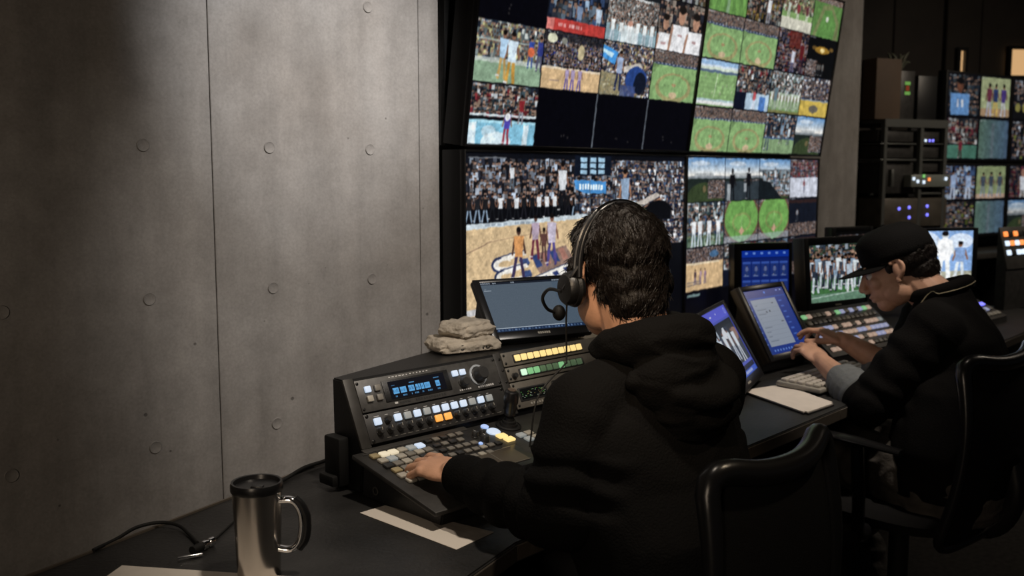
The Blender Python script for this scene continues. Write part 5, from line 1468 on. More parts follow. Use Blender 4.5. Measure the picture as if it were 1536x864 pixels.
obj('handle', rbm(1332, 254, 1335, 280, 0.0, 0.03), M_RAIL, rack)
# things on the rack
def on_rack(name, label, cat, x0, y0, x1, n0, n1, m, h=None, bev=0.004):
    u0, v1 = uvof(x0, y0, RF); u1, _ = uvof(x1, y0, RF); v0 = VT + 0.001
    return solo(name, nbox(RF, ((u0 + u1) / 2, (v0 + v1) / 2, (n0 + n1) / 2), (u1 - u0, v1 - v0, n1 - n0), bev), m, label, cat)


on_rack('storage_box', 'tall brown box standing on the equipment rack beside the concrete wall end', 'box', 1320, 86, 1358, -0.30, -0.02, mat('brown_board', (0.075, 0.048, 0.030), 0.75, noise_amt=0.15, nscale=6))
o = on_rack('display_device', 'slim dark device with a small green lit display, on the rack beside the brown box', 'device', 1362, 104, 1386, -0.25, -0.06, M_DK)
u_, v_ = uvof(1369, 141, RF); picture('green_display', pic_rackpanel(), Fr(RF.p(u_, v_, -0.058), RF.u, RF.v, RF.n), 0.040, 0.072, o, 0.75)
o = on_rack('equipment_case', 'black case on the equipment rack beside the far jersey monitor', 'case', 1389, 112, 1418, -0.30, -0.05, M_BLK)
bm = bmesh.new(); rr = random.Random(4)
u_, v_ = uvof(1376, 102, RF)
for i in range(14):
    a = rr.uniform(0, 6.28); p0 = RF.p(u_ + rr.uniform(-.02, .02), v_ + 0.003, -0.15 + rr.uniform(-.03, .03)); p1 = p0 + Vector((math.cos(a) * .05, math.sin(a) * .05, rr.uniform(.02, .11))); tube(bm, [p0, (p0 + p1) / 2 + UP * .02, p1], [0.006, 0.009, 0.002], 6, 3)
solo('cable_bundle', bm, mat('dusty_olive', (0.07, 0.075, 0.05), 0.7), 'tangled bundle of short leads on top of the green lit device', 'cable')
# dark rack to the left
LR = Fr(RF.p(ua - 0.225, 0, -0.2), RF.u, RF.v, RF.n)
dr = empty('equipment_rack', LR.p(0.09, 0, -0.3), 'dark closed equipment rack between the concrete wall end and the grey framed rack', 'rack')
obj('cabinet', nbox(LR, (0.09, 1.0, -0.3), (0.19, 2.0, 0.6), 0.004), M_BLK, dr)
for i, v in enumerate((0.95, 1.16, 1.40, 1.62)): obj('unit_front', nbox(LR, (0.09, v + .08, 0.004), (0.165, (0.17, 0.2, 0.18, 0.2)[i], 0.008), 0.002), [M_DK, M_BLK2, M_DK, M_BLK2][i], dr)
obj('door_handle', nbox(LR, (0.15, 1.33, 0.02), (0.012, 0.16, 0.03), 0.003), M_RAIL, dr)
obj('unit_handle', nbox(LR, (0.07, 1.155, 0.012), (0.12, 0.008, 0.012), 0.002), M_RAIL, dr)


# ------------------------------------------------------------------ people
def azv(deg): return Vector((math.cos(R_(deg)), math.sin(R_(deg)), 0))


def head_frame(c, az, pitch=0.0, roll=0.0):
    f = azv(az); f = (f * math.cos(R_(pitch)) - UP * math.sin(R_(pitch))).normalized()
    r = Vector((azv(az).y, -azv(az).x, 0)); r = (r * math.cos(R_(roll)) + UP * math.sin(R_(roll))).normalized()
    f = (f - r * f.dot(r)).normalized()
    return Fr(c, r, f, r.cross(f))


def head(bm, h, nb, nr=0.056):
    """head, face, ears and neck; h = frame (right, forward, up)"""
    R = h.R().to_3x3()
    E = lambda c, r, Rr=None: ell(bm, h.p(*c), r, R if Rr is None else R @ Rr, 20)
    E((0, -0.010, 0.040), (0.0725, 0.092, 0.073)); E((0, 0.030, -0.018), (0.062, 0.066, 0.085)); E((0, 0.060, -0.083), (0.031, 0.030, 0.026))
    for s in (-1, 1):
        E((s * 0.040, 0.018, -0.058), (0.024, 0.045, 0.034), Matrix.Rotation(R_(25), 3, 'X')); E((s * 0.036, 0.064, -0.018), (0.024, 0.024, 0.022))
        E((s * 0.030, 0.083, 0.028), (0.023, 0.013, 0.009)); E((s * 0.011, 0.101, -0.034), (0.0085, 0.012, 0.0085))
        pts = [h.p(s * (0.074 + 0.010 * math.sin(min(a, 1.0) * math.pi)), 0.012 - 0.030 * math.sin(a * 2.6), -0.030 + 0.062 * a) for a in (0, .2, .4, .6, .8, 1.0)]
        pts.append(h.p(s * 0.078, 0.016, 0.022)); tube(bm, pts, 0.0062, 8, 3); E((s * 0.077, -0.002, -0.002), (0.006, 0.016, 0.024)); E((s * 0.077, 0.006, -0.028), (0.0065, 0.008, 0.010))
    capsule(bm, h.p(0, 0.088, 0.020), 0.008, h.p(0, 0.112, -0.024), 0.0125)
    E((0, 0.092, -0.054), (0.024, 0.012, 0.0065)); E((0, 0.088, -0.066), (0.021, 0.012, 0.0070)); E((0, 0.072, -0.055), (0.034, 0.026, 0.026))
    capsule(bm, h.p(0, -0.030, -0.040), nr, Vector(nb), nr * 1.12)


def hand(bm, W, d, back, side, curls, L=1.0, thumb=(0.75, 0.55, -0.35), spread=5):
    """hand from wrist W: d fingers' direction, back = normal of the hand's back, side = towards the thumb"""
    d = Vector(d).normalized(); back = (Vector(back) - d * Vector(back).dot(d)).normalized(); side = back.cross(d) if back.cross(d).dot(Vector(side)) > 0 else -back.cross(d)
    R = Matrix((side, d, back)).transposed()
    ell(bm, W + d * 0.050 * L + side * 0.003, (0.040 * L, 0.052 * L, 0.0145 * L), R, 20); ell(bm, W + d * 0.072 * L, (0.038 * L, 0.026 * L, 0.0125 * L), R, 20)
    ell(bm, W + d * 0.034 * L + side * 0.024 * L - back * 0.006, (0.018 * L, 0.032 * L, 0.014 * L), R, 16); capsule(bm, W - d * 0.03, 0.026 * L, W + d * 0.02 * L, 0.025 * L)
    for i, (off, ln) in enumerate(((0.029, 0.070), (0.0098, 0.078), (-0.0098, 0.072), (-0.028, 0.056))):
        p = W + (d * (0.088 - 0.012 * (i == 3) - 0.003 * (i == 0)) + side * off + back * (0.002)) * L; ang = 0; fd0 = (d + side * math.tan(R_(spread * (1.5 - i)))).normalized(); r = 0.0090 * L if i < 3 else 0.0078 * L
        ell(bm, p, (r * 1.12,) * 3, None, 12)
        for k, fr_ in enumerate((0.46, 0.31, 0.23)):
            ang += curls[i][k]; dd_ = fd0 * math.cos(R_(ang)) - back * math.sin(R_(ang)); q = p + dd_ * ln * fr_ * L; capsule(bm, p, r, q, r * 0.93, 12); p = q; r *= 0.93
    t = (d * thumb[0] + side * thumb[1] + back * thumb[2]).normalized(); p = W + (d * 0.022 + side * 0.026 - back * 0.004) * L; r = 0.0125 * L
    for k, ln in enumerate((0.038, 0.031, 0.022)):
        q = p + t * ln * L; capsule(bm, p, r, q, r * 0.90, 12); p = q; r *= 0.88; t = (t + d * 0.30 - back * 0.10).normalized()


def limb(bm, pts, rs):
    for a, b, ra, rb in zip(pts, pts[1:], rs, rs[1:]): capsule(bm, a, ra, b, rb, 18)


def strands(parent, bm_src, h, n, seed, keep, length=0.022, lift=0.35, m=M_HAIR, name='hair_strands'):
    """short locks growing from a hair surface, combed down and back"""
    rr = random.Random(seed); bm_src.normal_update(); bm_src.faces.ensure_lookup_table(); fs = [f for f in bm_src.faces if keep(f.calc_center_median())]
    out = bmesh.new()
    for i in range(n):
        f = rr.choice(fs); c = f.calc_center_median(); nn = f.normal
        fl = -h.n * 0.9 - h.v * 0.4 + h.u * 0.25 * noise.noise(c * 16) + Vector((rr.uniform(-.3, .3), rr.uniform(-.3, .3), rr.uniform(-.3, .3)))
        swirl = h.u * 0.5 * noise.noise(c * 9 + Vector((5, 1, 2)))
        t = (fl + swirl); t = (t - nn * t.dot(nn)).normalized(); L_ = length * rr.uniform(.6, 1.25)
        pts = [c - nn * 0.002, c + (t * .45 + nn * lift * .5) * L_, c + (t + nn * lift * .45) * L_]
        tube(out, pts, [0.00085, 0.0007, 0.0002], 3)
    for v in out.verts: pass
    return obj(name, out, m, parent, smooth=True)


def sleeve_folds(pts, amp, freq):
    P_ = [Vector(p) for p in pts]
    def f(co):
        best = 1e9; s = 0; acc = 0
        for a, b in zip(P_, P_[1:]):
            ab = b - a; t = max(0, min(1, (co - a).dot(ab) / ab.length_squared)); d = (co - a - ab * t).length
            if d < best: best = d; s = acc + t * ab.length
            acc += ab.length
        if best > 0.12: return 0
        k = noise.noise(co * 9 + Vector((3, 3, 3)))
        return amp * (math.sin(s * freq + 3.2 * k) + 0.4 * noise.noise(co * 26)) * min(1, max(0, (0.12 - best) / 0.03))
    return f


# ---- the person in the headset
F1 = azv(88); R1 = Vector((F1.y, -F1.x, 0))
NB = at(968, 528, 1.74); HP = Vector((1.375, 0.945, 0.555))
H1 = head_frame(at(926, 414, 1.78), 72, 6, 0)
SL = NB - R1 * 0.140 - UP * 0.080 + F1 * 0.01; SRr = NB + R1 * 0.165 - UP * 0.075 + F1 * 0.0
EL = at(838, 768, 1.62); WL = at(692, 714, 1.84)
ER = SRr + Vector((0.06, 0.06, -0.22)); WR = Vector((1.60, 1.33, 0.835))
p1 = empty('person', (HP.x, HP.y, 0), 'person seen from behind in a black hooded top and a headset', 'person')
bm = bmesh.new()
head(bm, H1, NB - UP * 0.01)
loft(bm, [(HP - UP * .07, R1 * .12, F1 * .08), (HP, R1 * .13, F1 * .09), (HP * .5 + NB * .5 - UP * .05, R1 * .14, F1 * .095), (NB - UP * .16, R1 * .165, F1 * .10), (NB - UP * .07, R1 * .13, F1 * .075), (NB - UP * .01, R1 * .06, F1 * .055)])
limb(bm, [SL, EL, WL], [0.050, 0.042, 0.026]); limb(bm, [SRr, ER, WR], [0.050, 0.042, 0.026])
hd = (at(590, 692, 1.965) - WL).normalized()
hand(bm, WL, (hd.x, hd.y, hd.z + 0.08), (-.15, -0.20, 1), (1, 0.3, 0), [(12, 24, 18), (16, 28, 20), (20, 32, 20), (30, 44, 26)], 1.06, spread=8)
hand(bm, WR, (-.1, 1, -0.08), (0, 0.1, 1), (-1, 0, 0), [(14, 26, 18)] * 4, 1.0)
KL = HP - R1 * .10 + F1 * .44 - UP * .03; KR = HP + R1 * .12 + F1 * .44 - UP * .03; AL = KL - F1 * .02 - UP * .42; AR = KR - F1 * .02 - UP * .42
limb(bm, [HP - R1 * .09, KL, AL], [0.075, 0.055, 0.04]); limb(bm, [HP + R1 * .09, KR, AR], [0.075, 0.055, 0.04])
for a in (AL, AR): capsule(bm, a, 0.038, a + F1 * .14 - UP * .055, 0.03)
bm = remeshed(bm, 0.0026, 4, 0.5)
obj('body', bm, M_SKIN, p1)
# hooded top
bm = bmesh.new()
mid = HP * .5 + NB * .5
loft(bm, [(HP - UP * .06, R1 * .205, F1 * .150), (HP + UP * .05, R1 * .215, F1 * .155), (mid - UP * .02 - F1 * .01, R1 * .212, F1 * .145), (NB - UP * .20 - F1 * .012, R1 * .212, F1 * .135), (NB - UP * .12, R1 * .200, F1 * .115), (NB - UP * .065, R1 * .150, F1 * .092), (NB - UP * .02, R1 * .085, F1 * .075)])
limb(bm, [NB - R1 * .07 - UP * .055, SL, SL * .45 + EL * .55 + Vector((-.012, 0, 0)), EL, EL * .5 + WL * .5 - UP * .004, WL - (WL - EL).normalized() * 0.012], [0.066, 0.068, 0.062, 0.060, 0.050, 0.039])
limb(bm, [NB + R1 * .07 - UP * .055, SRr, SRr * .45 + ER * .55, ER, ER * .5 + WR * .5, WR], [0.058, 0.076, 0.068, 0.060, 0.049, 0.037])
bm = remeshed(bm, 0.005, 10, 0.6)
sf = sleeve_folds([SL, EL, WL], 0.0055, 105); sf2 = sleeve_folds([SRr, ER, WR], 0.005, 100); ff = folds(0.006, 5.5, (1, 1, .8), 2.0)
fade = lambda co: max(0.0, min(1.0, (co - WL).length / 0.07 - 0.5))
wrinkle(bm, lambda co: (sf(co) + sf2(co)) * fade(co) * (0.3 if co.z > 0.93 else 1) + ff(co) * 0.8)
top = obj('hooded_top', bm, M_HOOD, p1, angle=180)
bm = bmesh.new(); wd_ = (WL - EL).normalized(); f = frax(WL - wd_ * 0.035, wd_)
lathe(bm, f, [(0.030, 0.0), (0.0395, 0.002), (0.0405, 0.012), (0.0375, 0.045), (0.0345, 0.048), (0.0300, 0.046), (0.0290, 0.01)], 30, cap=False)
obj('cuff', bm, M_HOOD, top)
# hood lying on the back
bm = bmesh.new()
def ring_pt(a, rx, ry, z): return NB + R1 * rx * math.cos(a) + F1 * ry * math.sin(a) + UP * z
ptsr = [ring_pt(R_(a), 0.078, 0.078, 0.004 + 0.030 * (1 - math.sin(R_(a))) * .5) for a in range(-225, 46, 27)]
tube(bm, ptsr, [0.018, 0.024, 0.030, 0.036, 0.040, 0.042, 0.040, 0.036, 0.030, 0.024, 0.018][:len(ptsr)], 14, 4)
ell(bm, NB - F1 * .075 - UP * .035 - R1 * .002, (0.098, 0.055, 0.072), Matrix((R1, F1, UP)).transposed()); ell(bm, NB - F1 * .095 - UP * .075 + R1 * .018, (0.095, 0.045, 0.075), Matrix((R1, F1, UP)).transposed())
ell(bm, NB + R1 * .062 + UP * .012 - F1 * .01, (0.040, 0.058, 0.030), Matrix((R1, F1, UP)).transposed()); ell(bm, NB - F1 * .02 + UP * .04 + R1 * .03, (0.075, 0.075, 0.026), Matrix((R1, F1, UP)).transposed())
tube(bm, [NB - R1 * .10 - UP * .03 - F1 * .05, NB - R1 * .03 - F1 * .135 - UP * .055, NB + R1 * .06 - F1 * .135 - UP * .05, NB + R1 * .085 - F1 * .04 + UP * .01], 0.016, 10, 6)
tube(bm, [NB - R1 * .085 - UP * .06 - F1 * .06, NB - F1 * .135 - UP * .10, NB + R1 * .09 - F1 * .12 - UP * .085], 0.014, 10, 6)
bm = remeshed(bm, 0.004, 7, 0.5)
fh = folds(0.006, 9, (1, 1, 2.2), 7.0); wrinkle(bm, lambda co: fh(co))
obj('hood', bm, M_HOOD, top, angle=180)
bm = bmesh.new()
loft(bm, [(HP - UP * .10, R1 * .18, F1 * .13), (HP - UP * .03, R1 * .19, F1 * .15), (HP + UP * .04, R1 * .17, F1 * .12)])
limb(bm, [HP - R1 * .09, KL, AL], [0.092, 0.072, 0.058]); limb(bm, [HP + R1 * .09, KR, AR], [0.092, 0.072, 0.058])
bm = remeshed(bm, 0.006, 5); obj('trousers', bm, mat('black_denim', (0.015, 0.015, 0.016), 0.8, bump=0.4, bscale=200), p1, angle=180)
for a in (AL, AR):
    bm = bmesh.new(); capsule(bm, a - UP * .03 - F1 * .015, 0.053, a + F1 * .16 - UP * .060, 0.046); bm = remeshed(bm, 0.005, 3); obj('shoe', bm, M_SHOE, p1)
# hair
bm = bmesh.new(); RH = H1.R().to_3x3(); E_ = lambda c, r, Rr=None: ell(bm, H1.p(*c), r, RH if Rr is None else RH @ Rr, 28)
E_((0, -0.016, 0.046), (0.0750, 0.094, 0.079)); E_((0, -0.045, -0.005), (0.063, 0.060, 0.070)); E_((0, 0.030, 0.070), (0.060, 0.064, 0.046)); E_((0, -0.060, -0.040), (0.054, 0.044, 0.044))
for s_ in (-1, 1): E_((s_ * 0.072, 0.022, 0.010), (0.010, 0.014, 0.030))
bm = remeshed(bm, 0.0035, 4); fh = folds(0.0035, 30, (1, 1, 1), 3.0); wrinkle(bm, lambda co: fh(co) + 0.003 * noise.noise(co * 70))
hair_src = bm.copy(); hair = obj('hair', bm, M_HAIR, p1, angle=180)
strands(hair, hair_src, H1, 6500, 5, lambda c: True, 0.016, 0.20); hair_src.free()

# headset, worn: a thing of its own
hs = empty('headset', H1.p(0, 0, -0.01), 'black over ear headset with boom microphone, worn by the person in the hooded top', 'headset')
bm = bmesh.new(); arc = [H1.p(0.089 * math.cos(a), -0.020, 0.002 + 0.126 * math.sin(a)) for a in [R_(x) for x in range(0, 181, 12)]]
tube(bm, arc, 0.0055, 10, 3, flat=1.0)
arc2 = [H1.p(0.089 * math.cos(a), -0.004, 0.002 + 0.126 * math.sin(a)) for a in [R_(x) for x in range(0, 181, 12)]]
tube(bm, arc2, 0.0040, 8, 3); tube(bm, [H1.p(0.096, -.02, .006), H1.p(0.097, 0, -.01)], 0.004, 8); obj('headband', bm, M_BLK2, hs)
bm = bmesh.new(); arc3 = [H1.p(0.0985 * math.cos(a), -0.020, 0.002 + 0.1305 * math.sin(a)) for a in [R_(x) for x in range(58, 124, 6)]]; tube(bm, arc3, 0.0030, 8, 2); obj('headband_highlight', bm, M_CHROME, hs)  # chrome arc added as the silver highlight along the band
for s_ in (-1, 1):
    bm = bmesh.new(); f = Fr(H1.p(s_ * 0.078, 0.004, -0.018), H1.v, H1.n, H1.u * s_); lathe(bm, f, [(0.022, 0.000), (0.030, 0.002), (0.033, 0.009), (0.031, 0.015), (0.029, 0.016), (0.029, 0.024), (0.025, 0.029), (0.012, 0.031), (0.0005, 0.031)], 28); c_ = obj('ear_cup', bm, M_BLK, hs)
    bm = bmesh.new(); tube(bm, [H1.p(s_ * 0.090, -0.02, 0.02), H1.p(s_ * 0.102, -0.012, 0.0), H1.p(s_ * 0.107, 0.004, -0.018)], 0.0042, 8, 4); obj('yoke', bm, M_BLK2, c_)
bm = bmesh.new(); bp_ = [H1.p(-0.108, 0.012, -0.022), H1.p(-0.112, 0.050, -0.018), H1.p(-0.106, 0.088, -0.034), H1.p(-0.085, 0.112, -0.055), H1.p(-0.062, 0.122, -0.064)]
tube(bm, bp_, 0.0032, 8, 6); boom = obj('microphone_boom', bm, M_BLK, hs)
bm = bmesh.new(); ell(bm, H1.p(-0.054, 0.124, -0.065), (0.0125, 0.0125, 0.015), RH); obj('microphone_foam', bm, M_RUB, boom)
bm = bmesh.new(); c0_ = H1.p(-0.106, -0.002, -0.042); tube(bm, [c0_, c0_ - UP * .04 + H1.v * .002, c0_ - UP * .10, at(846, 548, 1.72), SL + Vector((-.055, .055, .02)), SL + Vector((-.08, .05, -.06))], 0.0016, 8, 8); obj('headset_cable', bm, M_RUB, hs)

# ---- the person in the cap
F2 = azv(110); R2 = Vector((F2.y, -F2.x, 0))
NB2 = at(1410, 448, 2.89); HP2 = Vector((2.735, 1.10, 0.56))
H2 = head_frame(at(1347, 404, 2.94), 114, 22, -4)
S2L = NB2 - R2 * 0.150 - UP * 0.075 + F2 * 0.0; S2R = NB2 + R2 * 0.165 - UP * 0.060 + F2 * 0.03
E2L = at(1303, 606, 2.78); W2L = at(1236, 545, 3.00); E2R = at(1345, 556, 3.02); W2R = at(1268, 512, 3.08)
p2 = empty('person', (HP2.x, HP2.y, 0), 'person in a black cap and black long sleeved top, bent over the tilted touch monitor', 'person')
bm = bmesh.new()
head(bm, H2, NB2 - UP * 0.01)
loft(bm, [(HP2 - UP * .07, R2 * .12, F2 * .08), (HP2, R2 * .13, F2 * .09), (HP2 * .5 + NB2 * .5, R2 * .15, F2 * .11), (NB2 - UP * .16, R2 * .165, F2 * .10), (NB2 - UP * .07, R2 * .13, F2 * .075), (NB2 - UP * .01, R2 * .06, F2 * .055)])
limb(bm, [S2L, E2L, E2L * .45 + W2L * .55, W2L], [0.052, 0.044, 0.037, 0.0265]); limb(bm, [S2R, E2R, E2R * .45 + W2R * .55, W2R], [0.052, 0.044, 0.036, 0.0265])
tip = at(1188, 512, 3.12)
hand(bm, W2L, (tip - W2L) + UP * 0.02, Vector((-.25, -.35, 1)), RT * 0.4 + FW, [(30, 40, 22), (26, 38, 22), (30, 40, 22), (34, 42, 22)], 0.98, thumb=(0.8, 0.3, -0.5))
hand(bm, W2R, (at(1222, 492, 3.14) - W2R), Vector((0.1, -.5, 1)), -FW, [(16, 26, 18), (22, 32, 20), (28, 36, 22), (32, 38, 22)], 0.95, thumb=(0.85, 0.35, -0.4))
K2L = at(1222, 688, 3.0); K2R = K2L + R2 * 0.26 + F2 * 0.02; A2L = at(1296, 905, 2.86); A2L.z = 0.12; A2R = A2L + R2 * .25
limb(bm, [HP2 - R2 * .09, K2L, A2L], [0.062, 0.048, 0.036]); limb(bm, [HP2 + R2 * .09, K2R, A2R], [0.062, 0.048, 0.036])
for a in (A2L, A2R): capsule(bm, a, 0.038, a + F2 * .13 - UP * .05, 0.03)
bm = remeshed(bm, 0.0026, 4, 0.5)
obj('body', bm, M_SKIN2, p2)
bm = bmesh.new()
back_ = -F2
mid2 = HP2 * .5 + NB2 * .5 + back_ * .045
loft(bm, [(HP2 - UP * .04, R2 * .195, F2 * .155), (HP2 + UP * .08 + back_ * .015, R2 * .205, F2 * .165), (mid2, R2 * .205, F2 * .150), (NB2 - UP * .17 + back_ * .055, R2 * .212, F2 * .140), (NB2 - UP * .10 + back_ * .045, R2 * .200, F2 * .122), (NB2 - UP * .045 + back_ * .025, R2 * .15, F2 * .098), (NB2 + UP * .005 + back_ * .012, R2 * .084, F2 * .078), (NB2 + UP * .030 + back_ * .012, R2 * .070, F2 * .066)])
cl_ = E2L * .78 + W2L * .22; cr_ = E2R * .85 + W2R * .15
limb(bm, [NB2 - R2 * .07 - UP * .05, S2L, S2L * .5 + E2L * .5, E2L, cl_], [0.060, 0.080, 0.072, 0.062, 0.052]); limb(bm, [NB2 + R2 * .07 - UP * .05, S2R, E2R, cr_], [0.060, 0.076, 0.060, 0.055])
bm = remeshed(bm, 0.005, 9, 0.6)
s3 = sleeve_folds([S2L, E2L, cl_], 0.004, 95); f3 = folds(0.006, 6, (1, 1, 1), 9.0)
wrinkle(bm, lambda co: s3(co) + f3(co)); top2 = obj('long_sleeved_top', bm, M_SWEAT, p2, angle=180)
bm = bmesh.new(); dw = (W2L - E2L).normalized(); g0 = E2L * .72 + W2L * .28
limb(bm, [g0, g0 + dw * .035, g0 + dw * .060], [0.061, 0.057, 0.052]); bm = remeshed(bm, 0.0035, 2); s4 = sleeve_folds([E2L, W2L], 0.0035, 190); wrinkle(bm, s4); obj('grey_cuff', bm, M_GREYT, top2, angle=180, label='rolled grey cuff')
bm = bmesh.new(); dw = (W2R - E2R).normalized(); g0 = E2R + dw * .01 - UP * .02
limb(bm, [g0, g0 + dw * .06 - UP * .012], [0.050, 0.044]); bm = remeshed(bm, 0.0035, 2); s4 = sleeve_folds([E2R, W2R], 0.0035, 180); wrinkle(bm, s4); obj('grey_cuff', bm, M_GREYT, top2, angle=180, label='rolled grey cuff')
bm = bmesh.new(); pts_ = [NB2 + R2 * 0.070 * math.cos(R_(a)) + F2 * 0.070 * math.sin(R_(a)) + UP * (0.004 + 0.050 * (1 - math.sin(R_(a))) * .5) for a in range(0, 360, 30)]
tube(bm, pts_ + pts_[:1], 0.020, 12, 3, flat=1.0); bm = remeshed(bm, 0.004, 3); obj('collar', bm, M_SWEAT, top2, angle=180)
bm = bmesh.new(); pts_ = [NB2 + R2 * (0.086 * math.cos(R_(a))) + F2 * (0.088 * math.sin(R_(a))) + UP * (0.034 + 0.022 * (-math.sin(R_(a))) - 0.01 * abs(math.cos(R_(a)))) for a in range(-200, 21, 20)]
tube(bm, [pts_[0] + F2 * .09 - UP * .16] + pts_ + [pts_[-1] + F2 * .09 - UP * .16], 0.0045, 8, 4, flat=0.5); obj('lanyard', bm, mat('lanyard_khaki', (0.22, 0.19, 0.12), 0.7, noise_amt=0.5, nscale=300), p2)
bm = bmesh.new()
loft(bm, [(HP2 - UP * .10, R2 * .18, F2 * .14), (HP2 - UP * .03, R2 * .19, F2 * .16), (HP2 + UP * .03, R2 * .17, F2 * .12)])
kmid = HP2 - R2 * .10
limb(bm, [kmid, kmid * .5 + K2L * .5 + UP * .01, K2L, K2L * .6 + A2L * .4, A2L], [0.098, 0.090, 0.076, 0.074, 0.062]); limb(bm, [HP2 + R2 * .09, K2R, A2R], [0.096, 0.076, 0.062])
bm = remeshed(bm, 0.006, 5); s5 = sleeve_folds([kmid, K2L, A2L], 0.006, 60); f5 = folds(0.009, 11, (1, 1, 1.5), 1.0); wrinkle(bm, lambda co: s5(co) + f5(co)); obj('jeans', bm, M_JEAN, p2, angle=180)
for a in (A2L, A2R):
    bm = bmesh.new(); capsule(bm, a - UP * .025 - F2 * .015, 0.053, a + F2 * .15 - UP * .060, 0.046); bm = remeshed(bm, 0.005, 3); obj('shoe', bm, M_SHOE, p2)
# hair under the cap, cap with brim, eyes
RH2 = H2.R().to_3x3()
bm = bmesh.new(); ell(bm, H2.p(0, -0.030, 0.030), (0.080, 0.088, 0.072), RH2); ell(bm, H2.p(0, -0.058, -0.018), (0.064, 0.052, 0.050), RH2)
for s_ in (-1, 1): ell(bm, H2.p(s_ * 0.068, 0.022, 0.016), (0.007, 0.009, 0.022), RH2)
bm = remeshed(bm, 0.0035, 3); fh = folds(0.003, 34, (1, 1, 1), 3.0); wrinkle(bm, fh); src = bm.copy(); h2o = obj('hair', bm, M_HAIR, p2, angle=180); strands(h2o, src, H2, 1500, 8, lambda c: (c - H2.o).dot(H2.v) < 0.0, 0.012, 0.2); src.free()
bm = bmesh.new()
secs = []
for z, rx, ry, yo in ((0.030, 0.0845, 0.1050, -0.012), (0.050, 0.0860, 0.1065, -0.012), (0.080, 0.0845, 0.1035, -0.010), (0.102, 0.0775, 0.0935, -0.008), (0.120, 0.0620, 0.0760, -0.008), (0.131, 0.0400, 0.0500, -0.008), (0.1345, 0.0100, 0.0120, -0.008)):
    secs.append((H2.p(0, yo + 0.006 * (z > .09), z), H2.u * rx, H2.v * ry))
loft(bm, secs, 48, 2.1); cap_ = obj('cap', bm, M_CAP, p2, angle=180)
bm = bmesh.new(); lathe(bm, Fr(H2.p(0, -0.002, 0.134), H2.u, H2.v, H2.n), [(0.008, 0), (0.008, 0.003), (0.004, 0.005), (0.0004, 0.0055)], 16); obj('cap_button', bm, M_CAP, cap_)
bm = bmesh.new(); N1, N2 = 18, 7; gg = []
for i in range(N1 + 1):
    a = R_(200 - 220 * i / N1 - 0) if False else R_(168 - 156 * i / N1); row = []
    for j in range(N2 + 1):
        t = j / N2; x = 0.079 * math.cos(a) * (1 + 0.02 * t); y0_ = -0.012 + 0.100 * math.sin(a); y = y0_ + t * 0.078 * math.sin(a) ** 0.45
        row.append(bm.verts.new(H2.p(x, y, 0.040 - 0.010 * t - 0.014 * (x / 0.079) ** 2)))
    gg.append(row)
for i in range(N1):
    for j in range(N2): bm.faces.new((gg[i][j], gg[i + 1][j], gg[i + 1][j + 1], gg[i][j + 1]))
bmesh.ops.recalc_face_normals(bm, faces=bm.faces); bmesh.ops.solidify(bm, geom=list(bm.faces), thickness=0.004); obj('cap_brim', bm, M_CAP, cap_, angle=60)
for hh, pp_ in ((H1, p1), (H2, p2)):
    for s_ in (-1, 1):
        bm = bmesh.new(); ell(bm, hh.p(s_ * 0.031, 0.0765, 0.006), (0.0125,) * 3, None, 16); e_ = obj('eye', bm, mat('eye_white', (0.6, 0.58, 0.55), 0.25), pp_)
        bm = bmesh.new(); ell(bm, hh.p(s_ * 0.031, 0.0765 + 0.0095, 0.004), (0.0055, 0.0045, 0.0055), None, 12); obj('iris', bm, mat('iris_brown', (0.03, 0.018, 0.01), 0.2), e_)
        bm = bmesh.new(); tube(bm, [hh.p(s_ * x, y, z) for x, y, z in ((0.014, 0.094, 0.031), (0.030, 0.0965, 0.0365), (0.046, 0.085, 0.032))], [0.002, 0.0032, 0.0015], 8, 3); obj('eyebrow', bm, M_HAIR, pp_)


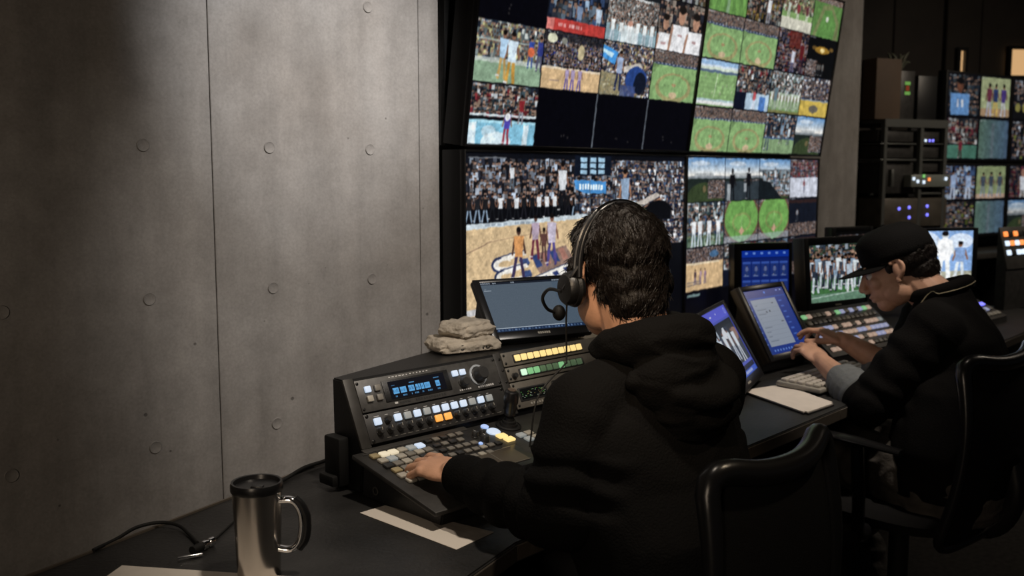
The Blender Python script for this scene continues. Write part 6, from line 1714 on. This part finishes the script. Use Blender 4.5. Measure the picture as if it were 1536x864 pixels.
# ------------------------------------------------------------------ office chairs
def chair(label, loc, az, arms=True, back_h=0.50, top=0.965, hw=0.235, group=None):
    t = empty('office_chair', (loc[0], loc[1], 0), label, 'chair', group, rz=R_(az - 90))
    L_ = WORLD  # local axes: x right, y forward
    def part(nm, bm, m, par=None, **k): return obj(nm, bm, m, par or t, local=True, **k)
    # backrest: curved shell with a thick moulded rim
    yb = -0.235
    def P(s, v, off=0.0):
        wv = hw * (1.22 - 0.22 * v)
        x = s * wv; z = top - back_h + back_h * v + 0.022 * (abs(s) ** 3) * v - 0.012 * v * (1 - s * s)
        y = yb + 0.045 * s * s * (0.5 + .5 * v) - 0.05 * math.sin(v * math.pi * .9) - 0.03 * v + off
        return Vector((x, y, z))
    def sq(u_, v_):   # round the corners: map a square to a rounded square
        k = 0.17; du = max(0, abs(u_) - (1 - k * 2.0)) ; dv_ = max(0, abs(v_) - (1 - k)); 
        if du > 0 and dv_ > 0:
            a, b = du / (k * 2.0), dv_ / k; m_ = max(a, b); n_ = math.hypot(a, b); f_ = m_ / n_; a *= f_; b *= f_
            return math.copysign(1 - k * 2.0 + a * k * 2.0, u_), math.copysign(1 - k + b * k, v_)
        return u_, v_
    n = 22; bm = bmesh.new(); g = []
    for i in range(n + 1):
        row = []
        for j in range(n + 1):
            u_, v_ = sq(-1 + 2 * i / n, -1 + 2 * j / n); row.append(bm.verts.new(P(u_, (v_ + 1) / 2)))
        g.append(row)
    for i in range(n):
        for j in range(n): bm.faces.new((g[i][j], g[i + 1][j], g[i + 1][j + 1], g[i][j + 1]))
    bmesh.ops.recalc_face_normals(bm, faces=bm.faces); bmesh.ops.solidify(bm, geom=list(bm.faces), thickness=0.012)
    bk = part('backrest', bm, M_CHAIRF)
    rim = [(-1 + 2 * i / n, -1) for i in range(n)] + [(1, -1 + 2 * i / n) for i in range(n)] + [(1 - 2 * i / n, 1) for i in range(n)] + [(-1, 1 - 2 * i / n) for i in range(n + 1)]
    pts = [P(*(lambda q: (q[0], (q[1] + 1) / 2))(sq(*p)), off=-0.004) for p in rim]
    bm = bmesh.new(); tube(bm, pts, [0.012 + 0.009 * max(0, p[1]) for p in rim], 12, flat=1.0); part('back_rim', bm, M_CHAIR)
    bm = bmesh.new(); tube(bm, [Vector((0, -0.10, 0.44)), Vector((0, -0.24, 0.44)), Vector((0, -0.30, 0.52)), Vector((0, yb - 0.055, 0.62))], [0.022, 0.022, 0.020, 0.018], 12, 6, flat=1.6); part('back_support', bm, M_CHAIR)
    # seat
    bm = bmesh.new(); loft(bm, [((0, -0.0, 0.425), (0.19, 0, 0), (0, 0.19, 0)), ((0, 0, 0.435), (0.225, 0, 0), (0, 0.222, 0)), ((0, 0, 0.462), (0.235, 0, 0), (0, 0.232, 0)), ((0, 0, 0.480), (0.215, 0, 0), (0, 0.212, 0)), ((0, 0, 0.485), (0.16, 0, 0), (0, 0.16, 0))], 36, 3.2); part('seat', bm, M_CHAIRF)
    bm = bmesh.new(); lathe(bm, WORLD, [(0.055, 0.415), (0.055, 0.40), (0.028, 0.39), (0.028, 0.22), (0.036, 0.215), (0.036, 0.09), (0.05, 0.085), (0.05, 0.065)], 20); part('gas_lift', bm, M_CHAIR)
    for k in range(5):
        a = R_(72 * k + 18); d = Vector((math.cos(a), math.sin(a), 0)); bm = bmesh.new(); tube(bm, [d * .03 + UP * .085, d * .15 + UP * .085, d * .29 + UP * .068], [0.022, 0.018, 0.013], 10, 4, flat=1.2); lg = part('base_leg', bm, M_CHAIR)
        bm = bmesh.new()
        q = d * .285; s_ = Vector((-d.y, d.x, 0))
        for sg in (-1, 1): lathe(bm, Fr(q + s_ * 0.012 * sg + UP * 0.0285, d, UP, s_ * sg), [(0.004, 0), (0.027, 0), (0.027, 0.014), (0.02, 0.017)], 18)
        tube(bm, [q + UP * .03, q + UP * .068], 0.007, 8); part('caster', bm, M_RUB, lg)
    if arms:
        for sg in (-1, 1):
            bm = bmesh.new(); tube(bm, [Vector((sg * .19, -0.02, 0.43)), Vector((sg * .275, -0.02, 0.43)), Vector((sg * .285, -0.02, 0.52)), Vector((sg * .285, -0.01, 0.665))], 0.015, 10, 5, flat=1.5); ar = part('arm_post', bm, M_CHAIR)
            bm = bmesh.new(); tube(bm, [Vector((sg * .285, -0.13, 0.672)), Vector((sg * .287, 0.0, 0.680)), Vector((sg * .275, 0.12, 0.678)), Vector((sg * .262, 0.16, 0.672))], [0.018, 0.024, 0.022, 0.014], 12, 5, flat=0.45); part('arm_pad', bm, M_CHAIR, ar)
    return t


chair('black office chair behind the person in the headset, its curved back rim catching the light', (1.375, 1.085), 92, arms=False, back_h=0.50, top=0.930, hw=0.178)
chair('black office chair of the person in the cap, at the right edge of the photo', (2.715, 1.215), 89, arms=True, back_h=0.48, top=0.905, hw=0.225)
